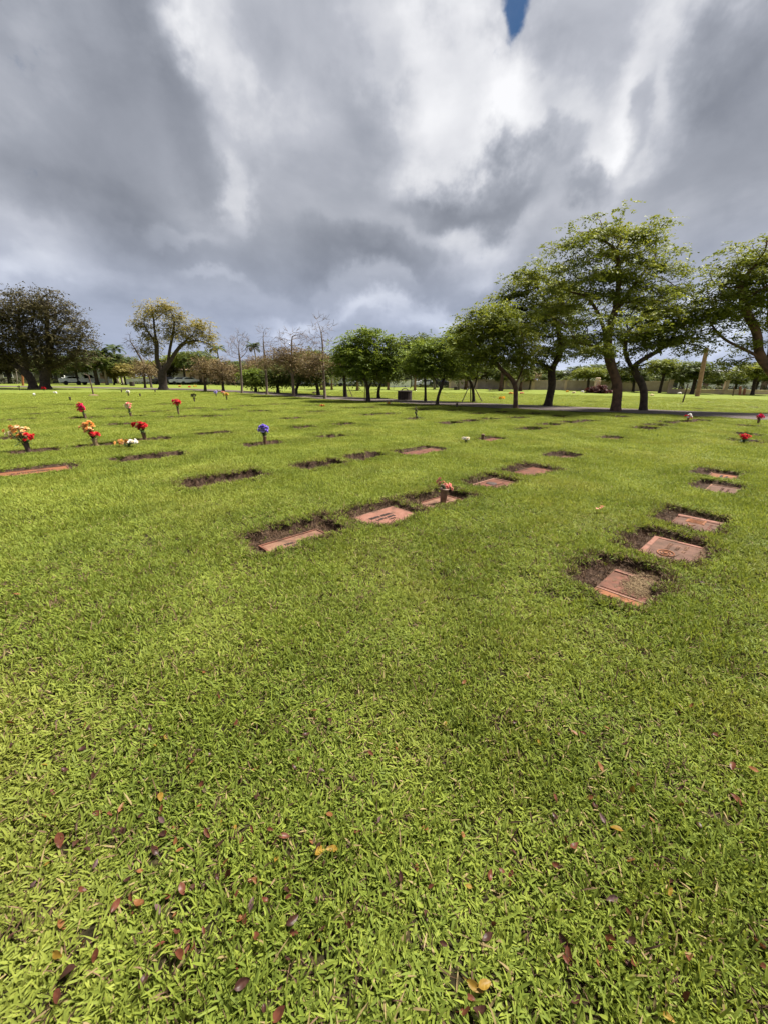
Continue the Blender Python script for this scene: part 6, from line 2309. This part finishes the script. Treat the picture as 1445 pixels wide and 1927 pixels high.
# rounded heaps seen from below, a little flattened
mp3 = N(nt, 'ShaderNodeMapping')
mp3.inputs['Scale'].default_value = (1.0, 1.0, 1.7)
L(nt, D0, mp3.inputs['Vector'])
n3 = noise(nt, mp3.outputs[0], 3.6, 7, 0.53)
n3.inputs['Distortion'].default_value = 0.25
det = M('ADD', M('ADD', M('MULTIPLY', M('SUBTRACT', n1.outputs['Fac'], 0.5), 0.14), M('MULTIPLY', M('SUBTRACT', n2.outputs['Fac'], 0.5), 0.10)),
        M('MULTIPLY', M('SUBTRACT', n3.outputs['Fac'], 0.5), 0.68))
val = M('ADD', M('ADD', M('MULTIPLY', acc, 0.86), 0.56), det, clamp=True)
cr = ramp(nt, [(0.0, (0.180, 0.198, 0.228)), (0.2, (0.235, 0.255, 0.303)), (0.45, (0.352, 0.375, 0.432)), (0.66, (0.51, 0.53, 0.59)), (0.83, (0.74, 0.75, 0.79)), (1.0, (0.94, 0.945, 0.97))], val)
# bluish veil low over the horizon
hz = N(nt, 'ShaderNodeMapRange', interpolation_type='SMOOTHSTEP')
hz.inputs['From Min'].default_value = 0.02
hz.inputs['From Max'].default_value = 0.32
hz.inputs['To Min'].default_value = 0.45
hz.inputs['To Max'].default_value = 0.0
L(nt, sp.outputs['Z'], hz.inputs['Value'])
tint = N(nt, 'ShaderNodeMix', data_type='RGBA', blend_type='MULTIPLY')
L(nt, hz.outputs['Result'], tint.inputs['Factor'])
L(nt, cr.outputs['Color'], tint.inputs['A'])
tint.inputs['B'].default_value = (0.80, 0.98, 1.35, 1)
bg_cl = N(nt, 'ShaderNodeBackground')
bg_cl.inputs['Strength'].default_value = 0.112
L(nt, tint.outputs['Result'], bg_cl.inputs['Color'])
# a small gap of blue
gapv = M('ADD', M('ADD', blob(962, -6, 24, 30, 1.1, 0.1, D0), blob(980, 16, 22, 32, 1.0, -0.2, D0)), blob(930, 108, 16, 14, 0.60, 0.0, D0))
n4 = noise(nt, D0, 22.0, 5, 0.6)
gapn = M('ADD', gapv, M('MULTIPLY', M('SUBTRACT', n4.outputs['Fac'], 0.5), 2.2))
gr = N(nt, 'ShaderNodeMapRange', interpolation_type='SMOOTHSTEP')
gr.inputs['From Min'].default_value = 0.40
gr.inputs['From Max'].default_value = 1.25
gr.inputs['To Max'].default_value = 0.88
L(nt, gapn, gr.inputs['Value'])
mixs = N(nt, 'ShaderNodeMixShader')
L(nt, gr.outputs['Result'], mixs.inputs['Fac'])
L(nt, bg_cl.outputs[0], mixs.inputs[1])
L(nt, bg_sky.outputs[0], mixs.inputs[2])
L(nt, mixs.outputs[0], out.inputs['Surface'])
world.cycles.sampling_method = 'MANUAL'
world.cycles.sample_map_resolution = 512

sd = bpy.data.lights.new('sun', 'SUN')
sd.energy = 1.5
sd.angle = R(13)
sd.color = (1.0, 0.955, 0.88)
so = bpy.data.objects.new('sun', sd)
COL.objects.link(so)
S = Vector((math.sin(SUN_AZ) * math.cos(SUN_EL), math.cos(SUN_AZ) * math.cos(SUN_EL), math.sin(SUN_EL)))
so.rotation_euler = S.to_track_quat('Z', 'Y').to_euler()
so.location = S * 60

scene.view_settings.view_transform = 'Standard'
scene.view_settings.look = 'None'
scene.view_settings.exposure = 3.2
scene.view_settings.gamma = 1.0
scene.cycles.max_bounces = 6
scene.cycles.diffuse_bounces = 3
scene.cycles.transmission_bounces = 4
scene.cycles.transparent_max_bounces = 6
